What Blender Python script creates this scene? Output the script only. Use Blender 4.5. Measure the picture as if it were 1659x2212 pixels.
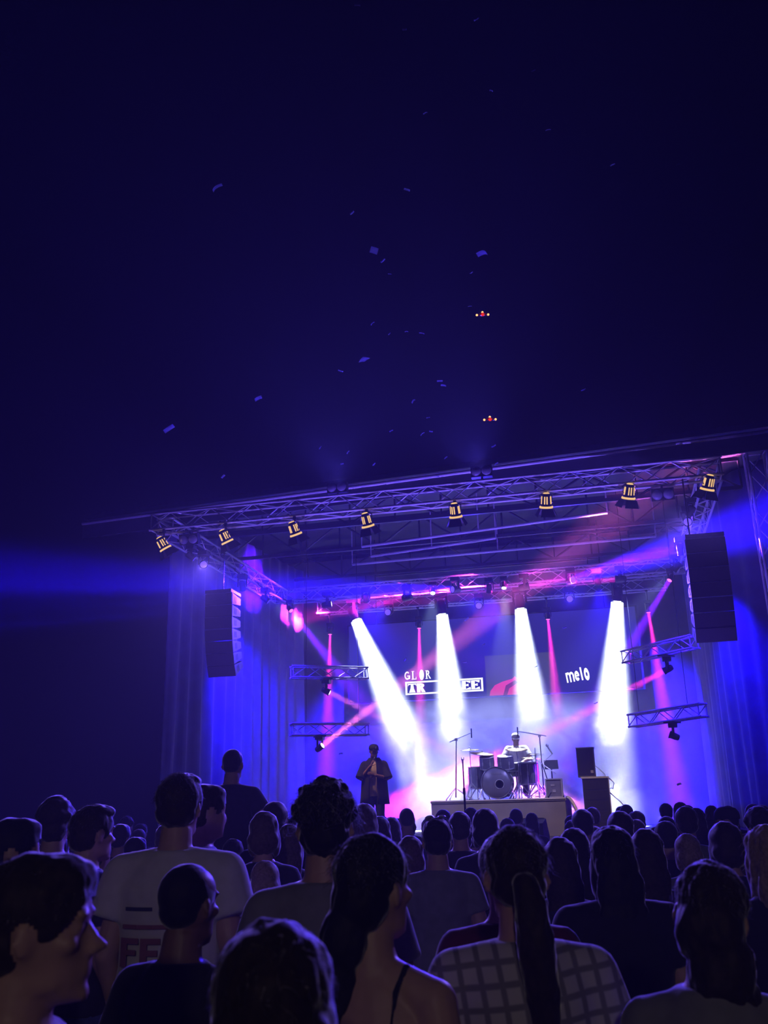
import bpy, bmesh, math, random
from mathutils import Vector, Matrix, Euler
random.seed(7)
for _o in list(bpy.data.objects): bpy.data.objects.remove(_o)
SC = bpy.context.scene
COL = SC.collection
PI = math.pi
R = math.radians

# ------------------------------------------------------------------ camera
# Stage frame: x to the right along the stage front, y away from the audience, z up.
CAM = Vector((2.844, -14.937, 1.70))
C_FWD = Vector((-0.21469, 0.92876, 0.30218)).normalized()
C_RGT = Vector((0.97212, 0.23309, -0.02573)).normalized()
C_UP = C_RGT.cross(C_FWD).normalized()
C_RGT = C_FWD.cross(C_UP).normalized()
FPX, IW, IH = 2000.0, 1659.0, 2212.0
cd = bpy.data.cameras.new('camera')
cam = bpy.data.objects.new('camera', cd)
COL.objects.link(cam)
m3 = Matrix((C_RGT, C_UP, -C_FWD)).transposed()
cam.matrix_world = Matrix.Translation(CAM) @ m3.to_4x4()
cd.sensor_fit = 'HORIZONTAL'
cd.sensor_width = 36.0
cd.lens = FPX / IW * 36.0
cd.clip_start = 0.05
cd.clip_end = 500
cd.dof.use_dof = True
cd.dof.focus_distance = 15.0
cd.dof.aperture_fstop = 7.5
SC.camera = cam

# ------------------------------------------------------------------ night sky, with the haze machine's mist in the air
W = bpy.data.worlds.new('night')
SC.world = W
W.use_nodes = True
wt = W.node_tree
wt.nodes.clear()
w_out = wt.nodes.new('ShaderNodeOutputWorld')
w_bg = wt.nodes.new('ShaderNodeBackground')
w_bg.inputs['Color'].default_value = (0.10, 0.05, 1.0, 1)
w_bg.inputs['Strength'].default_value = 0.0012
w_vol = wt.nodes.new('ShaderNodeVolumeScatter')
w_vol.inputs['Color'].default_value = (1, 1, 1, 1)
w_vol.inputs['Density'].default_value = 0.005
w_vol.inputs['Anisotropy'].default_value = 0.25
wt.links.new(w_bg.outputs[0], w_out.inputs['Surface'])
wt.links.new(w_vol.outputs[0], w_out.inputs['Volume'])

# ------------------------------------------------------------------ exposure and sampling
vs = SC.view_settings
vs.view_transform = 'Standard'
vs.look = 'None'
vs.exposure = 0.0
vs.gamma = 1.0
vs.use_curve_mapping = False
cy = SC.cycles
cy.max_bounces = 4
cy.diffuse_bounces = 2
cy.glossy_bounces = 2
cy.transmission_bounces = 2
cy.volume_bounces = 0
cy.transparent_max_bounces = 8
cy.caustics_reflective = False
cy.caustics_refractive = False
cy.use_denoising = True
cy.use_adaptive_sampling = True
cy.adaptive_threshold = 0.03
cy.volume_step_rate = 1.0
cy.volume_max_steps = 128
cy.sample_clamp_direct = 0
cy.sample_clamp_indirect = 4.0

# unseen fill lamp added behind the camera: faint warm light on the backs of the crowd
_l = bpy.data.lights.new('crowd_fill_lamp', 'SPOT'); _l.energy = 240; _l.color = (1.0, 0.82, 0.80); _l.spot_size = R(42); _l.spot_blend = 0.7; _l.shadow_soft_size = 0.25
_o = bpy.data.objects.new('crowd_fill_lamp', _l); COL.objects.link(_o); _o.location = (4.6, -24.0, 5.2)
_o.rotation_euler = (Vector((4.6, -24.0, 5.2)) - Vector((2.3, -11.8, 0.7))).to_track_quat('Z', 'Y').to_euler()

def at(px, py, depth):
    """World point seen at photo pixel (px, py), at `depth` metres along the view axis."""
    return CAM + (C_FWD + C_RGT * ((px - IW / 2) / FPX) - C_UP * ((py - IH / 2) / FPX)) * depth

def on_y(px, py, y):
    d = C_FWD + C_RGT * ((px - IW / 2) / FPX) - C_UP * ((py - IH / 2) / FPX)
    return CAM + d * ((y - CAM.y) / d.y)

# ------------------------------------------------------------------ helpers
def tag(o, label=None, cat=None, group=None, kind=None):
    if label: o['label'] = label
    if cat: o['category'] = cat
    if group: o['group'] = group
    if kind: o['kind'] = kind
    return o

def empty(name, loc=(0, 0, 0), label=None, cat=None, group=None, rz=0.0):
    o = bpy.data.objects.new(name, None)
    o.empty_display_size = 0.2
    COL.objects.link(o)
    o.location = loc
    o.rotation_euler = (0, 0, rz)
    return tag(o, label, cat, group)

def link_mesh(name, me, parent=None, loc=None, rot=None):
    o = bpy.data.objects.new(name, me)
    COL.objects.link(o)
    if parent is not None: o.parent = parent
    if loc is not None: o.location = loc
    if rot is not None: o.rotation_euler = rot
    return o

def copy_tree(o, parent=None):
    c = o.copy()
    COL.objects.link(c)
    c.parent = parent
    for ch in list(o.children):
        copy_tree(ch, c)
    return c

def frame_z(d):
    """Rotation whose z axis is d."""
    return Vector(d).normalized().to_track_quat('Z', 'Y').to_matrix()

class MB:
    """Collects simple shapes; build() links them as ONE mesh object."""
    def __init__(s):
        s.v = []; s.f = []; s.mi = []; s.cur = 0; s.smooth = []
    def add(s, vs_, fs, smooth=False):
        b = len(s.v)
        s.v += [tuple(p) for p in vs_]
        for q in fs:
            s.f.append(tuple(b + i for i in q)); s.mi.append(s.cur); s.smooth.append(smooth)
        return s
    def box(s, c, d, M=None):
        x, y, z = d[0] / 2, d[1] / 2, d[2] / 2
        P = [Vector((i * x, j * y, k * z)) for i in (-1, 1) for j in (-1, 1) for k in (-1, 1)]
        if M is not None: P = [M @ p for p in P]
        c = Vector(c)
        return s.add([c + p for p in P], [(0, 1, 3, 2), (4, 6, 7, 5), (0, 4, 5, 1), (2, 3, 7, 6), (0, 2, 6, 4), (1, 5, 7, 3)])
    def tube(s, p, q, r, n=8, r2=None, caps=True):
        p, q = Vector(p), Vector(q)
        r2 = r if r2 is None else r2
        M = frame_z(q - p)
        V = []
        for (c, rr) in ((p, r), (q, r2)):
            for i in range(n):
                a = 2 * PI * i / n
                V.append(c + M @ Vector((math.cos(a) * rr, math.sin(a) * rr, 0)))
        F = [(i, (i + 1) % n, n + (i + 1) % n, n + i) for i in range(n)]
        s.add(V, F, True)
        if caps:
            b = [tuple(reversed(range(n))), tuple(range(n, 2 * n))]
            s.add(V, b)
        return s
    def path(s, pts, r, n=6):
        pts = [Vector(p) for p in pts]
        rr = r if isinstance(r, (list, tuple)) else [r] * len(pts)
        V = []; F = []
        for k, p in enumerate(pts):
            d = pts[min(k + 1, len(pts) - 1)] - pts[max(k - 1, 0)]
            if d.length < 1e-7: d = Vector((0, 0, 1))
            d.normalize()
            up = Vector((0, 0, 1)) if abs(d.z) < 0.9 else Vector((1, 0, 0))
            a = d.cross(up).normalized(); b = d.cross(a)
            for i in range(n):
                t = 2 * PI * i / n
                V.append(p + a * (math.cos(t) * rr[k]) + b * (math.sin(t) * rr[k]))
        for k in range(len(pts) - 1):
            for i in range(n):
                F.append((k * n + i, k * n + (i + 1) % n, (k + 1) * n + (i + 1) % n, (k + 1) * n + i))
        F.append(tuple(reversed(range(n))))
        F.append(tuple(range((len(pts) - 1) * n, len(pts) * n)))
        return s.add(V, F, True)
    def lathe(s, prof, c=(0, 0, 0), axis=(0, 0, 1), n=16, sx=1.0, sy=1.0):
        M = frame_z(axis); c = Vector(c); V = []; F = []
        for (rr, z) in prof:
            for i in range(n):
                a = 2 * PI * i / n
                V.append(c + M @ Vector((math.cos(a) * rr * sx, math.sin(a) * rr * sy, z)))
        for k in range(len(prof) - 1):
            for i in range(n):
                F.append((k * n + i, k * n + (i + 1) % n, (k + 1) * n + (i + 1) % n, (k + 1) * n + i))
        if prof[0][0] > 1e-6: F.append(tuple(reversed(range(n))))
        if prof[-1][0] > 1e-6: F.append(tuple(range((len(prof) - 1) * n, len(prof) * n)))
        return s.add(V, F, True)
    def ell(s, c, r, M=None, n=16, m=10):
        c = Vector(c); V = []; F = []
        if not isinstance(r, (tuple, list)): r = (r, r, r)
        for j in range(m + 1):
            t = PI * j / m
            for i in range(n):
                a = 2 * PI * i / n
                st_ = max(math.sin(t), 1e-4)
                p = Vector((r[0] * st_ * math.cos(a), r[1] * st_ * math.sin(a), r[2] * math.cos(t)))
                V.append(c + (M @ p if M is not None else p))
        for j in range(m):
            for i in range(n):
                F.append((j * n + i, (j + 1) * n + i, (j + 1) * n + (i + 1) % n, j * n + (i + 1) % n))
        F.append(tuple(range(n))); F.append(tuple(reversed(range(m * n, m * n + n))))
        return s.add(V, F, True)
    def prism(s, poly, c, ex, ey, ez):
        """Extrude polygon (2-D list) in frame (ex, ey), by vector ez."""
        c, ex, ey, ez = Vector(c), Vector(ex), Vector(ey), Vector(ez)
        n = len(poly)
        V = [c + ex * p[0] + ey * p[1] for p in poly] + [c + ex * p[0] + ey * p[1] + ez for p in poly]
        F = [tuple(reversed(range(n))), tuple(range(n, 2 * n))] + [(i, (i + 1) % n, n + (i + 1) % n, n + i) for i in range(n)]
        return s.add(V, F)
    def mesh(s, name, mats):
        me = bpy.data.meshes.new(name)
        me.from_pydata(s.v, [], s.f)
        if not isinstance(mats, (list, tuple)): mats = [mats]
        for m in mats: me.materials.append(m)
        me.polygons.foreach_set('material_index', s.mi)
        me.polygons.foreach_set('use_smooth', s.smooth)
        me.update()
        return me
    def build(s, name, mats, parent=None, loc=None, rot=None):
        return link_mesh(name, s.mesh(name, mats), parent, loc, rot)

# ------------------------------------------------------------------ materials
def mat(name, col, rough=0.6, metal=0.0, var=0.12, scale=8.0, sheen=0.0, bump=0.0, spec=0.5, emit=None, estr=0.0):
    m = bpy.data.materials.new(name)
    m.use_nodes = True
    nt = m.node_tree
    b = nt.nodes['Principled BSDF']
    b.inputs['Roughness'].default_value = rough
    b.inputs['Metallic'].default_value = metal
    b.inputs['Specular IOR Level'].default_value = spec
    if sheen:
        b.inputs['Sheen Weight'].default_value = sheen
        b.inputs['Sheen Roughness'].default_value = 0.32
    tc = nt.nodes.new('ShaderNodeTexCoord')
    nz = nt.nodes.new('ShaderNodeTexNoise')
    nz.inputs['Scale'].default_value = scale
    nz.inputs['Detail'].default_value = 3
    nt.links.new(tc.outputs['Object'], nz.inputs['Vector'])
    rp = nt.nodes.new('ShaderNodeValToRGB')
    rp.color_ramp.elements[0].position = 0.3
    rp.color_ramp.elements[1].position = 0.7
    rp.color_ramp.elements[0].color = tuple(c * (1 - var) for c in col) + (1,)
    rp.color_ramp.elements[1].color = tuple(min(1, c * (1 + var)) for c in col) + (1,)
    nt.links.new(nz.outputs['Fac'], rp.inputs['Fac'])
    nt.links.new(rp.outputs['Color'], b.inputs['Base Color'])
    if bump:
        bp = nt.nodes.new('ShaderNodeBump')
        bp.inputs['Strength'].default_value = bump
        bp.inputs['Distance'].default_value = 0.01
        nt.links.new(nz.outputs['Fac'], bp.inputs['Height'])
        nt.links.new(bp.outputs['Normal'], b.inputs['Normal'])
    if emit:
        b.inputs['Emission Color'].default_value = tuple(emit) + (1,)
        b.inputs['Emission Strength'].default_value = estr
    return m

M_ALU = mat('brushed_aluminium', (0.72, 0.72, 0.75), 0.4, 0.25, 0.06, 30)
M_BLACK = mat('black_paint', (0.015, 0.015, 0.017), 0.5)
M_BLACKM = mat('black_metal', (0.03, 0.03, 0.033), 0.4, 0.6)
M_STEEL = mat('dark_steel', (0.05, 0.05, 0.06), 0.5, 0.5)
M_CHROME = mat('chrome', (0.8, 0.8, 0.82), 0.28, 0.7, 0.03)
M_DRAPE = mat('blue_drape', (0.09, 0.08, 0.27), 0.85, 0, 0.15, 3, sheen=0.3)
M_BACK = mat('backdrop_cloth', (0.15, 0.15, 0.18), 0.9, 0, 0.15, 2)
M_DECK = mat('stage_deck_black', (0.035, 0.035, 0.04), 0.55, 0, 0.3, 6, bump=0.1)
M_GROUND = mat('asphalt', (0.03, 0.03, 0.032), 0.9, 0, 0.4, 20, bump=0.3)
M_ROOF = mat('roof_sheet', (0.05, 0.05, 0.06), 0.7, 0, 0.2, 2)

BLUE = (0.016, 0.003, 1.0)
VIOLET = (0.15, 0.005, 1.0)
MAGENTA = (1.0, 0.03, 0.55)
PINK = (1.0, 0.16, 0.55)
WHITE = (0.72, 0.80, 1.0)
def lens_mat(name, col, s):
    m = bpy.data.materials.new(name); m.use_nodes = True
    nt = m.node_tree; nt.nodes.clear()
    o = nt.nodes.new('ShaderNodeOutputMaterial'); e = nt.nodes.new('ShaderNodeEmission')
    e.inputs['Color'].default_value = tuple(col) + (1,); e.inputs['Strength'].default_value = s
    nt.links.new(e.outputs[0], o.inputs['Surface'])
    return m
L_WHITE = lens_mat('lens_white', (0.85, 0.9, 1.0), 14)
L_PINK = lens_mat('lens_pink', (1.0, 0.75, 0.95), 5)
L_MAG = lens_mat('lens_magenta', (1.0, 0.12, 0.6), 2.5)
L_BLUE = lens_mat('lens_blue', (0.1, 0.05, 1.0), 2)
L_WARM = lens_mat('lens_warm', (1.0, 0.60, 0.20), 0.95)

def disc_beam(parent, loc, target, size, spread, power, col):
    """Parallel beam leaving a whole lens: disc lamp with a narrow spread."""
    l = bpy.data.lights.new('beam', 'AREA')
    l.shape = 'DISK'; l.size = size; l.spread = R(spread); l.energy = power * 1.6; l.color = col
    o = bpy.data.objects.new('beam', l); COL.objects.link(o)
    d = Vector(target) - Vector(loc)
    o.rotation_euler = (-d).normalized().to_track_quat('Z', 'Y').to_euler(); o.location = loc
    if parent is not None:
        o.parent = parent; o.matrix_parent_inverse = Matrix.Translation(-Vector(parent.location))
    return o

def spot(parent, loc, target, angle, power, col, radius=0.06, blend=0.25):
    l = bpy.data.lights.new('beam', 'SPOT')
    l.energy = power; l.color = col; l.spot_size = R(angle); l.spot_blend = blend
    l.shadow_soft_size = radius
    o = bpy.data.objects.new('beam', l)
    COL.objects.link(o)
    d = Vector(target) - Vector(loc)
    q = (-d).normalized().to_track_quat('Z', 'Y')
    o.rotation_euler = q.to_euler()
    o.location = loc
    if parent is not None:
        o.parent = parent
        o.matrix_parent_inverse = Matrix.Translation(-Vector(parent.location)) if parent.rotation_euler.z == 0 else parent.matrix_basis.inverted()
    return o
# ------------------------------------------------------------------ the setting
ground = MB().box((0, -12, -0.05), (70, 70, 0.1)).build('floor', M_GROUND); tag(ground, 'dark asphalt ground under the crowd', 'ground', kind='structure')
STAGE_Z = 1.10
deck = MB()
deck.box((0, 4.2, STAGE_Z / 2 ), (13.0, 10.8, STAGE_Z))
o = deck.build('floor_stage', M_DECK); tag(o, 'black raised stage floor behind the crowd', 'stage', kind='structure')
back = MB().box((0, 9.75, 4.2), (16, 0.2, 8.4)).build('wall_back', M_BACK); tag(back, 'dark backdrop wall at the rear of the stage', 'wall', kind='structure')

def drape(name, label, pts, z0, z1, pitch=0.48, amp=0.055, seed=1):
    """Pleated curtain hung along the plan polyline pts."""
    rnd = random.Random(seed)
    P = []
    for (a, b) in zip(pts[:-1], pts[1:]):
        a, b = Vector(a), Vector(b)
        n = max(2, int((b - a).length / (pitch / 6)))
        for i in range(n):
            P.append((a.lerp(b, i / n), (b - a).normalized()))
    P.append((Vector(pts[-1]), P[-1][1]))
    rows = 14
    V = []; F = []
    ph = 0.0; acc = []
    for k in range(len(P)):
        ph += 2 * PI / 6 * (0.75 + 0.5 * rnd.random()); acc.append(ph)
    for j in range(rows + 1):
        t = j / rows
        for k, (p, d) in enumerate(P):
            nrm = Vector((-d.y, d.x))
            w = amp * (0.55 + 0.45 * t) * (math.sin(acc[k]) + 0.35 * math.sin(acc[k] * 0.37 + 2 * t + seed))
            q = p + nrm * w + d * (0.04 * math.sin(3 * t + acc[k] * 0.2))
            V.append((q.x, q.y, z1 + (z0 - z1) * t))
    n = len(P)
    for j in range(rows):
        for k in range(n - 1):
            F.append((j * n + k, j * n + k + 1, (j + 1) * n + k + 1, (j + 1) * n + k))
    mb = MB(); mb.add(V, F, True)
    o = mb.build(name, M_DRAPE)
    sm = o.modifiers.new('thickness', 'SOLIDIFY'); sm.thickness = 0.012
    return tag(o, label, 'curtain')
drape('stage_curtain', 'tall pleated blue-lit curtain behind the hanging loudspeakers left of the stage', [(-5.62, 2.0), (-5.3, 4.5), (-5.2, 6.4), (-4.9, 8.6)], 1.12, 7.85, seed=3)
drape('stage_curtain', 'tall pleated dark blue curtain right of the stage beyond the truss arms', [(4.95, 8.6), (5.15, 5.5), (5.45, 3.9), (6.3, 2.75), (7.4, 2.2)], 1.12, 7.85, seed=5)

# roof over the stage: sheet, fascia and dark steel lattice beams
roof = empty('ceiling', (0, 4.5, 7.9)); tag(roof, 'dark sheet roof over the stage with steel lattice beams under it', 'roof', kind='structure')
ra = Vector((6.2, 0.06, 7.33)); rb = Vector((-7.2, 1.22, 7.33))
mb = MB()
mb.add([ra + Vector((0, 0.05, 0.1)), rb + Vector((0, 0.05, 0.1)), Vector((-7.2, 10.2, 8.9)), Vector((6.2, 10.2, 8.9)),
        ra + Vector((0, 0.05, 0.2)), rb + Vector((0, 0.05, 0.2)), Vector((-7.2, 10.2, 9.0)), Vector((6.2, 10.2, 9.0))],
       [(0, 1, 2, 3), (7, 6, 5, 4), (0, 4, 5, 1), (1, 5, 6, 2), (2, 6, 7, 3), (3, 7, 4, 0)])
o = mb.build('roof_sheet', M_ROOF, roof, (-0, -4.5, -7.9))
mb = MB(); dd = (ra - rb); mid = (ra + rb) / 2
mb.tube(ra, rb, 0.035, 8)
mb.build('roof_edge_pipe', M_ALU, roof, (0, -4.5, -7.9))
mb = MB()
mb.prism([(0, -0.30), (0.04, -0.30), (0.04, 0.02), (0, 0.02)], ra + Vector((0, .02, 0)), Vector((0, 1, 0)), Vector((0, 0, 1)), rb - ra)
mb.build('fascia_board', M_ROOF, roof, (0, -4.5, -7.9))
def lattice(y, z0, z1, x0, x1, n):
    mb = MB()
    mb.box(((x0 + x1) / 2, y, z0), (x1 - x0, 0.07, 0.07)); mb.box(((x0 + x1) / 2, y, z1), (x1 - x0, 0.07, 0.07))
    mb.build('beam_chords', M_STEEL, roof, (0, -4.5, -7.9))
    for i in range(n):
        a = x0 + (x1 - x0) * i / n; b = x0 + (x1 - x0) * (i + 1) / n
        m2 = MB()
        m2.tube((a, y, z0), (b, y, z1), 0.022, 6) if i % 2 == 0 else m2.tube((a, y, z1), (b, y, z0), 0.022, 6)
        m2.tube((b, y, z0), (b, y, z1), 0.02, 6)
        m2.build('beam_web', M_STEEL, roof, (0, -4.5, -7.9))
lattice(2.1, 7.05, 7.6, -5.5, 5.6, 12)
lattice(4.6, 7.25, 7.9, -5.5, 5.6, 12)
lattice(8.0, 7.5, 8.1, -5.5, 5.6, 12)
for (x0, x1, y0, y1, z) in ((-1.95, 3.2, 3.6, 2.75, 7.0), (-1.96, 0.9, 4.45, 3.85, 7.0), (-2.6, 4.2, 5.2, 5.0, 7.05)):
    mb = MB(); mb.tube((x0, y0, z), (x1, y1, z), 0.03, 8)
    for t in (0.0, 0.5, 1.0):
        p = Vector((x0, y0, z)).lerp(Vector((x1, y1, z)), t)
        mb.tube(p, p + Vector((0, 0, 0.9)), 0.015, 6)
    mb.build('ceiling_pipe', M_ALU, roof, (0, -4.5, -7.9))

# ------------------------------------------------------------------ trusses
def truss(label, a, b, w=0.30, h=0.30, bay=0.40, rc=0.025, rb=0.011, group=None, name='lighting_truss', roll=0.0):
    """Box truss from a to b (centre line). Chords, diagonals and end frames are parts."""
    a, b = Vector(a), Vector(b)
    L = (b - a).length
    d = (b - a).normalized()
    up = Vector((0, 0, 1)) if abs(d.z) < 0.9 else Vector((0, 1, 0))
    s = d.cross(up).normalized(); u2 = s.cross(d)
    M = Matrix((d, s, u2)).transposed()
    root = empty(name, (a + b) / 2, label, 'truss', group)
    root.rotation_euler = M.to_euler()
    tag(root)
    n = max(2, round(L / bay)); bl = L / n
    cm = MB().tube((-L / 2, 0, 0), (L / 2, 0, 0), rc, 8).mesh('chord', M_ALU)
    cor = [(-1, -1), (1, -1), (1, 1), (-1, 1)]
    for (i, j) in cor:
        link_mesh('chord', cm, root, (0, i * w / 2, j * h / 2))
    faces = [((-1, -1), (-1, 1)), ((1, -1), (1, 1)), ((-1, -1), (1, -1)), ((-1, 1), (1, 1))]
    for fi, (p, q) in enumerate(faces):
        P = Vector((0, p[0] * w / 2, p[1] * h / 2)); Q = Vector((0, q[0] * w / 2, q[1] * h / 2))
        X = Vector((bl / 2, 0, 0))
        m1 = MB().tube(P - X, Q + X, rb, 6, caps=False).mesh('brace', M_ALU)
        m2 = MB().tube(Q - X, P + X, rb, 6, caps=False).mesh('brace', M_ALU)
        for k in range(n):
            link_mesh('brace', m1 if (k + fi) % 2 == 0 else m2, root, (-L / 2 + bl * (k + 0.5), 0, 0))
    e = MB()
    for (i, j), (i2, j2) in zip(cor, cor[1:] + cor[:1]):
        e.tube((0, i * w / 2, j * h / 2), (0, i2 * w / 2, j2 * h / 2), rb * 1.3, 6)
    em = e.mesh('end_frame', M_ALU)
    for x in (-L / 2 + 0.03, L / 2 - 0.03): link_mesh('end_frame', em, root, (x, 0, 0))
    return root
TZ = 6.75
truss('long front truss carrying the eight warm yellow lamps', (-4.98, 0, TZ), (5.0, 0, TZ))
truss('side truss running back from the left end of the front truss', (-4.85, 0.2, TZ), (-4.85, 6.65, TZ))
truss('side truss running back from the right end of the front truss', (4.85, 0.2, TZ), (4.85, 6.65, TZ))
truss('rear truss with the four pink moving heads under it', (-4.9, 6.85, TZ + 0.05), (4.9, 6.85, TZ + 0.05))
truss('rearmost truss with the white beam lamps hanging under it', (-4.3, 8.0, 6.68), (4.5, 8.0, 6.68))
truss('upright truss tower at the right edge beside the dark loudspeaker', (5.90, 1.7, STAGE_Z), (5.84, 1.7, 7.6), 0.34, 0.34, 0.5, name='truss_tower')
SIDE = []
for (sx, zz, lab) in ((-1, 4.52, 'short truss arm left of the screen, upper of the two'), (-1, 3.30, 'short truss arm left of the performer, lower of the two'),
                      (1, 4.52, 'short truss arm right of the screen, upper of the two'), (1, 3.22, 'short truss arm right of the drums, lower of the two')):
    inn = Vector((sx * 2.30 if sx < 0 else 3.30, 5.2 if sx < 0 else 5.1, zz)); out = Vector((sx * 3.78 if sx < 0 else 4.62, 4.3 if sx < 0 else 3.9, zz + (0.06 if sx > 0 else 0)))
    r_ = truss(lab, inn, out, 0.24, 0.24, 0.32, 0.021, 0.010, name='box_truss')
    # hanging cables
    for t in (0.12, 0.8):
        p = inn.lerp(out, t)
        SIDE.append((p.x, p.y, zz + 0.12))
# steel cables the short trusses hang from, up to the side trusses and roof pipes
for k, p in enumerate(SIDE):
    mb = MB()
    ye = 0.11 + (6.2 - p[0]) / 13.4 * 1.16
    mb.tube((p[0], p[1], p[2] - 0.0), (p[0], p[1], 7.43 + (p[1] - ye) / (10.2 - ye) * 1.47 + 0.02), 0.007, 5)
    o = mb.build('hanging_cable', M_BLACKM)
    side = 'left' if p[0] < 0 else 'right'
    tag(o, 'thin dark %s cable holding the %s truss arm on the %s' % ('inner' if k % 2 == 0 else 'outer', 'upper' if (k // 2) % 2 == 0 else 'lower', side), 'cable', 'cables of the short truss arms')
# chain hoists holding the rearmost truss under the roof
for (x, lab) in ((-3.0, 'left'), (2.7, 'right')):
    h = empty('chain_hoist', (x, 8.0, 6.86), 'chain hoist over the %s half of the rearmost truss' % lab, 'hoist', 'chain hoists')
    MB().lathe([(0, 0), (.05, 0), (.08, .04), (.08, .24), (.05, .28), (0, .28)], (0, 0, 0), (0, 0, 1), 14).build('motor', M_BLACK, h)
    MB().tube((0, 0, .27), (0, 0, .606), .012, 6).build('chain', M_BLACKM, h)
# ------------------------------------------------------------------ stage lamps
def moving_head(label, loc, target, lens, col, angle, power, radius=0.07, s=1.0, clamp=None, group=None, blend=0.3, disc=0.0, plate=0.0):
    """Moving-head lamp: base box with clamp, U-yoke and a swivelling head with a lens; its own beam."""
    loc = Vector(loc); d = (Vector(target) - loc).normalized()
    root = empty('moving_head_lamp', loc, label, 'stage lamp', group)
    MB().box((0, 0, 0.30 * s), (0.26 * s, 0.26 * s, 0.12 * s)).build('base', M_BLACK, root)
    if clamp is not None:
        c = Vector(clamp) - loc
        MB().tube((0, 0, 0.30 * s), c, 0.02, 6).box(c, (0.06, 0.06, 0.06)).build('clamp', M_BLACKM, root)
    if plate: MB().box((0, 0, plate - loc.z), (0.34, 0.20, 0.03), Euler((0, 0, R(-31 if loc.x > 0 else 31))).to_matrix() @ Matrix(((0, 1, 0), (-1, 0, 0), (0, 0, 1)))).tube((0, 0, 0.30 * s), (0, 0, plate - loc.z), 0.03, 8).build('mounting_plate', M_BLACKM, root)
    side = d.cross(Vector((0, 0, 1)))
    side = side.normalized() if side.length > 0.05 else Vector((1, 0, 0))
    YM = Matrix((side, side.cross(Vector((0, 0, 1))), Vector((0, 0, 1)))).transposed()
    yk = MB()
    yk.prism([(-0.15, -0.02), (-0.12, -0.02), (-0.12, 0.21), (0.12, 0.21), (0.12, -0.02), (0.15, -0.02), (0.15, 0.245), (-0.15, 0.245)],
             YM @ Vector((0, -0.03 * s, 0)), side * s, Vector((0, 0, s)), YM @ Vector((0, 0.06 * s, 0)))
    yk.build('yoke', M_BLACK, root)
    hd = MB()
    hd.lathe([(0.05 * s, -0.17 * s), (0.085 * s, -0.15 * s), (0.10 * s, -0.05 * s), (0.10 * s, 0.08 * s), (0.115 * s, 0.10 * s), (0.115 * s, 0.13 * s), (0.095 * s, 0.13 * s), (0.093 * s, 0.105 * s)], (0, 0, 0), d, 16)
    h = hd.build('head', M_BLACK, root)
    ln = MB().lathe([(0.094 * s, 0.108 * s), (0.08 * s, 0.125 * s), (0.04 * s, 0.136 * s), (0.0, 0.138 * s)], (0, 0, 0), d, 16)
    ln.build('lens', lens, h)
    if disc: disc_beam(root, loc + d * (0.15 * s), target, disc, angle, power, col)
    else: spot(root, loc + d * (0.17 * s + radius), target, angle, power, col, radius, blend)
    return root

for (x, tx, n) in ((-3.22, -2.15, 'first'), (-0.95, -0.85, 'second'), (1.0, 1.08, 'third'), (3.33, 2.95, 'fourth')):
    moving_head(n + ' from the left of the four white beam lamps under the rearmost truss', (x, 7.55, 6.36), (tx, 7.85, 3.6), L_WHITE, WHITE, 19, 5200, 0.14, 1.15, (x, 7.82, 6.56), 'white beam lamps', disc=0.29)
B4 = (((707, 1306), (-0.5, 6.6, 6.75), 'leftmost', 25), ((880, 1291), (-5.0, 8.2, 6.45), 'second from the left', 95), ((1133, 1268), (5.0, 6.5, 7.15), 'second from the right', 140), ((1340, 1251), (-1.5, 7.0, 6.62), 'rightmost', 130))
for (p, t, n, pw) in B4:
    p = on_y(p[0], p[1], 6.08)
    moving_head(n + ' of the four pink lamps on the rear truss', p, t, L_PINK, MAGENTA, 8, pw, 0.06, 0.8, (p.x, 6.67, 6.66), 'pink lamps on the rear truss', disc=0.13)
for (x, tx, n) in ((-3.98, -4.1, 'far left'), (-1.62, -1.7, 'inner left'), (1.62, 1.75, 'inner right'), (4.02, 4.25, 'far right')):
    moving_head(n + ' of the four small magenta lamps shining straight down', (x, 8.0, 6.05), (tx, 7.8, 1.1), L_MAG, MAGENTA, 10, 170, 0.03, 0.6, (x, 7.9, 6.50), 'magenta downlights', disc=0.06)
moving_head('violet lamp at the rear corner of the left side truss', (-4.5, 6.3, 6.35), on_y(700, 1410, 5.6), L_MAG, VIOLET, 9, 170, 0.06, 0.6, (-4.68, 6.3, 6.62), disc=0.10)
moving_head('violet lamp at the rear corner of the right side truss', (4.5, 6.3, 6.40), on_y(1400, 1330, 5.8), L_MAG, VIOLET, 9, 170, 0.06, 0.6, (4.68, 6.3, 6.62), disc=0.10)
moving_head('pink lamp under the upper left truss arm', (-3.10, 4.71, 4.12), on_y(800, 1540, 4.9), L_PINK, PINK, 7, 75, 0.06, 0.66, disc=0.11, plate=4.372)
moving_head('bright pink lamp under the lower left truss arm', (-3.23, 4.63, 2.92), on_y(800, 1530, 4.25), L_PINK, PINK, 7, 150, 0.06, 0.66, disc=0.11, plate=3.152)
moving_head('bright pink lamp under the upper right truss arm', (4.08, 4.39, 4.14), on_y(1300, 1520, 4.75), L_PINK, MAGENTA, 7, 160, 0.06, 0.66, disc=0.11, plate=4.402)
moving_head('dim blue lamp under the lower right truss arm', (4.05, 4.42, 2.85), on_y(1380, 1562, 4.5), L_MAG, VIOLET, 9, 60, 0.06, 0.66, disc=0.11, plate=3.105)
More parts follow.
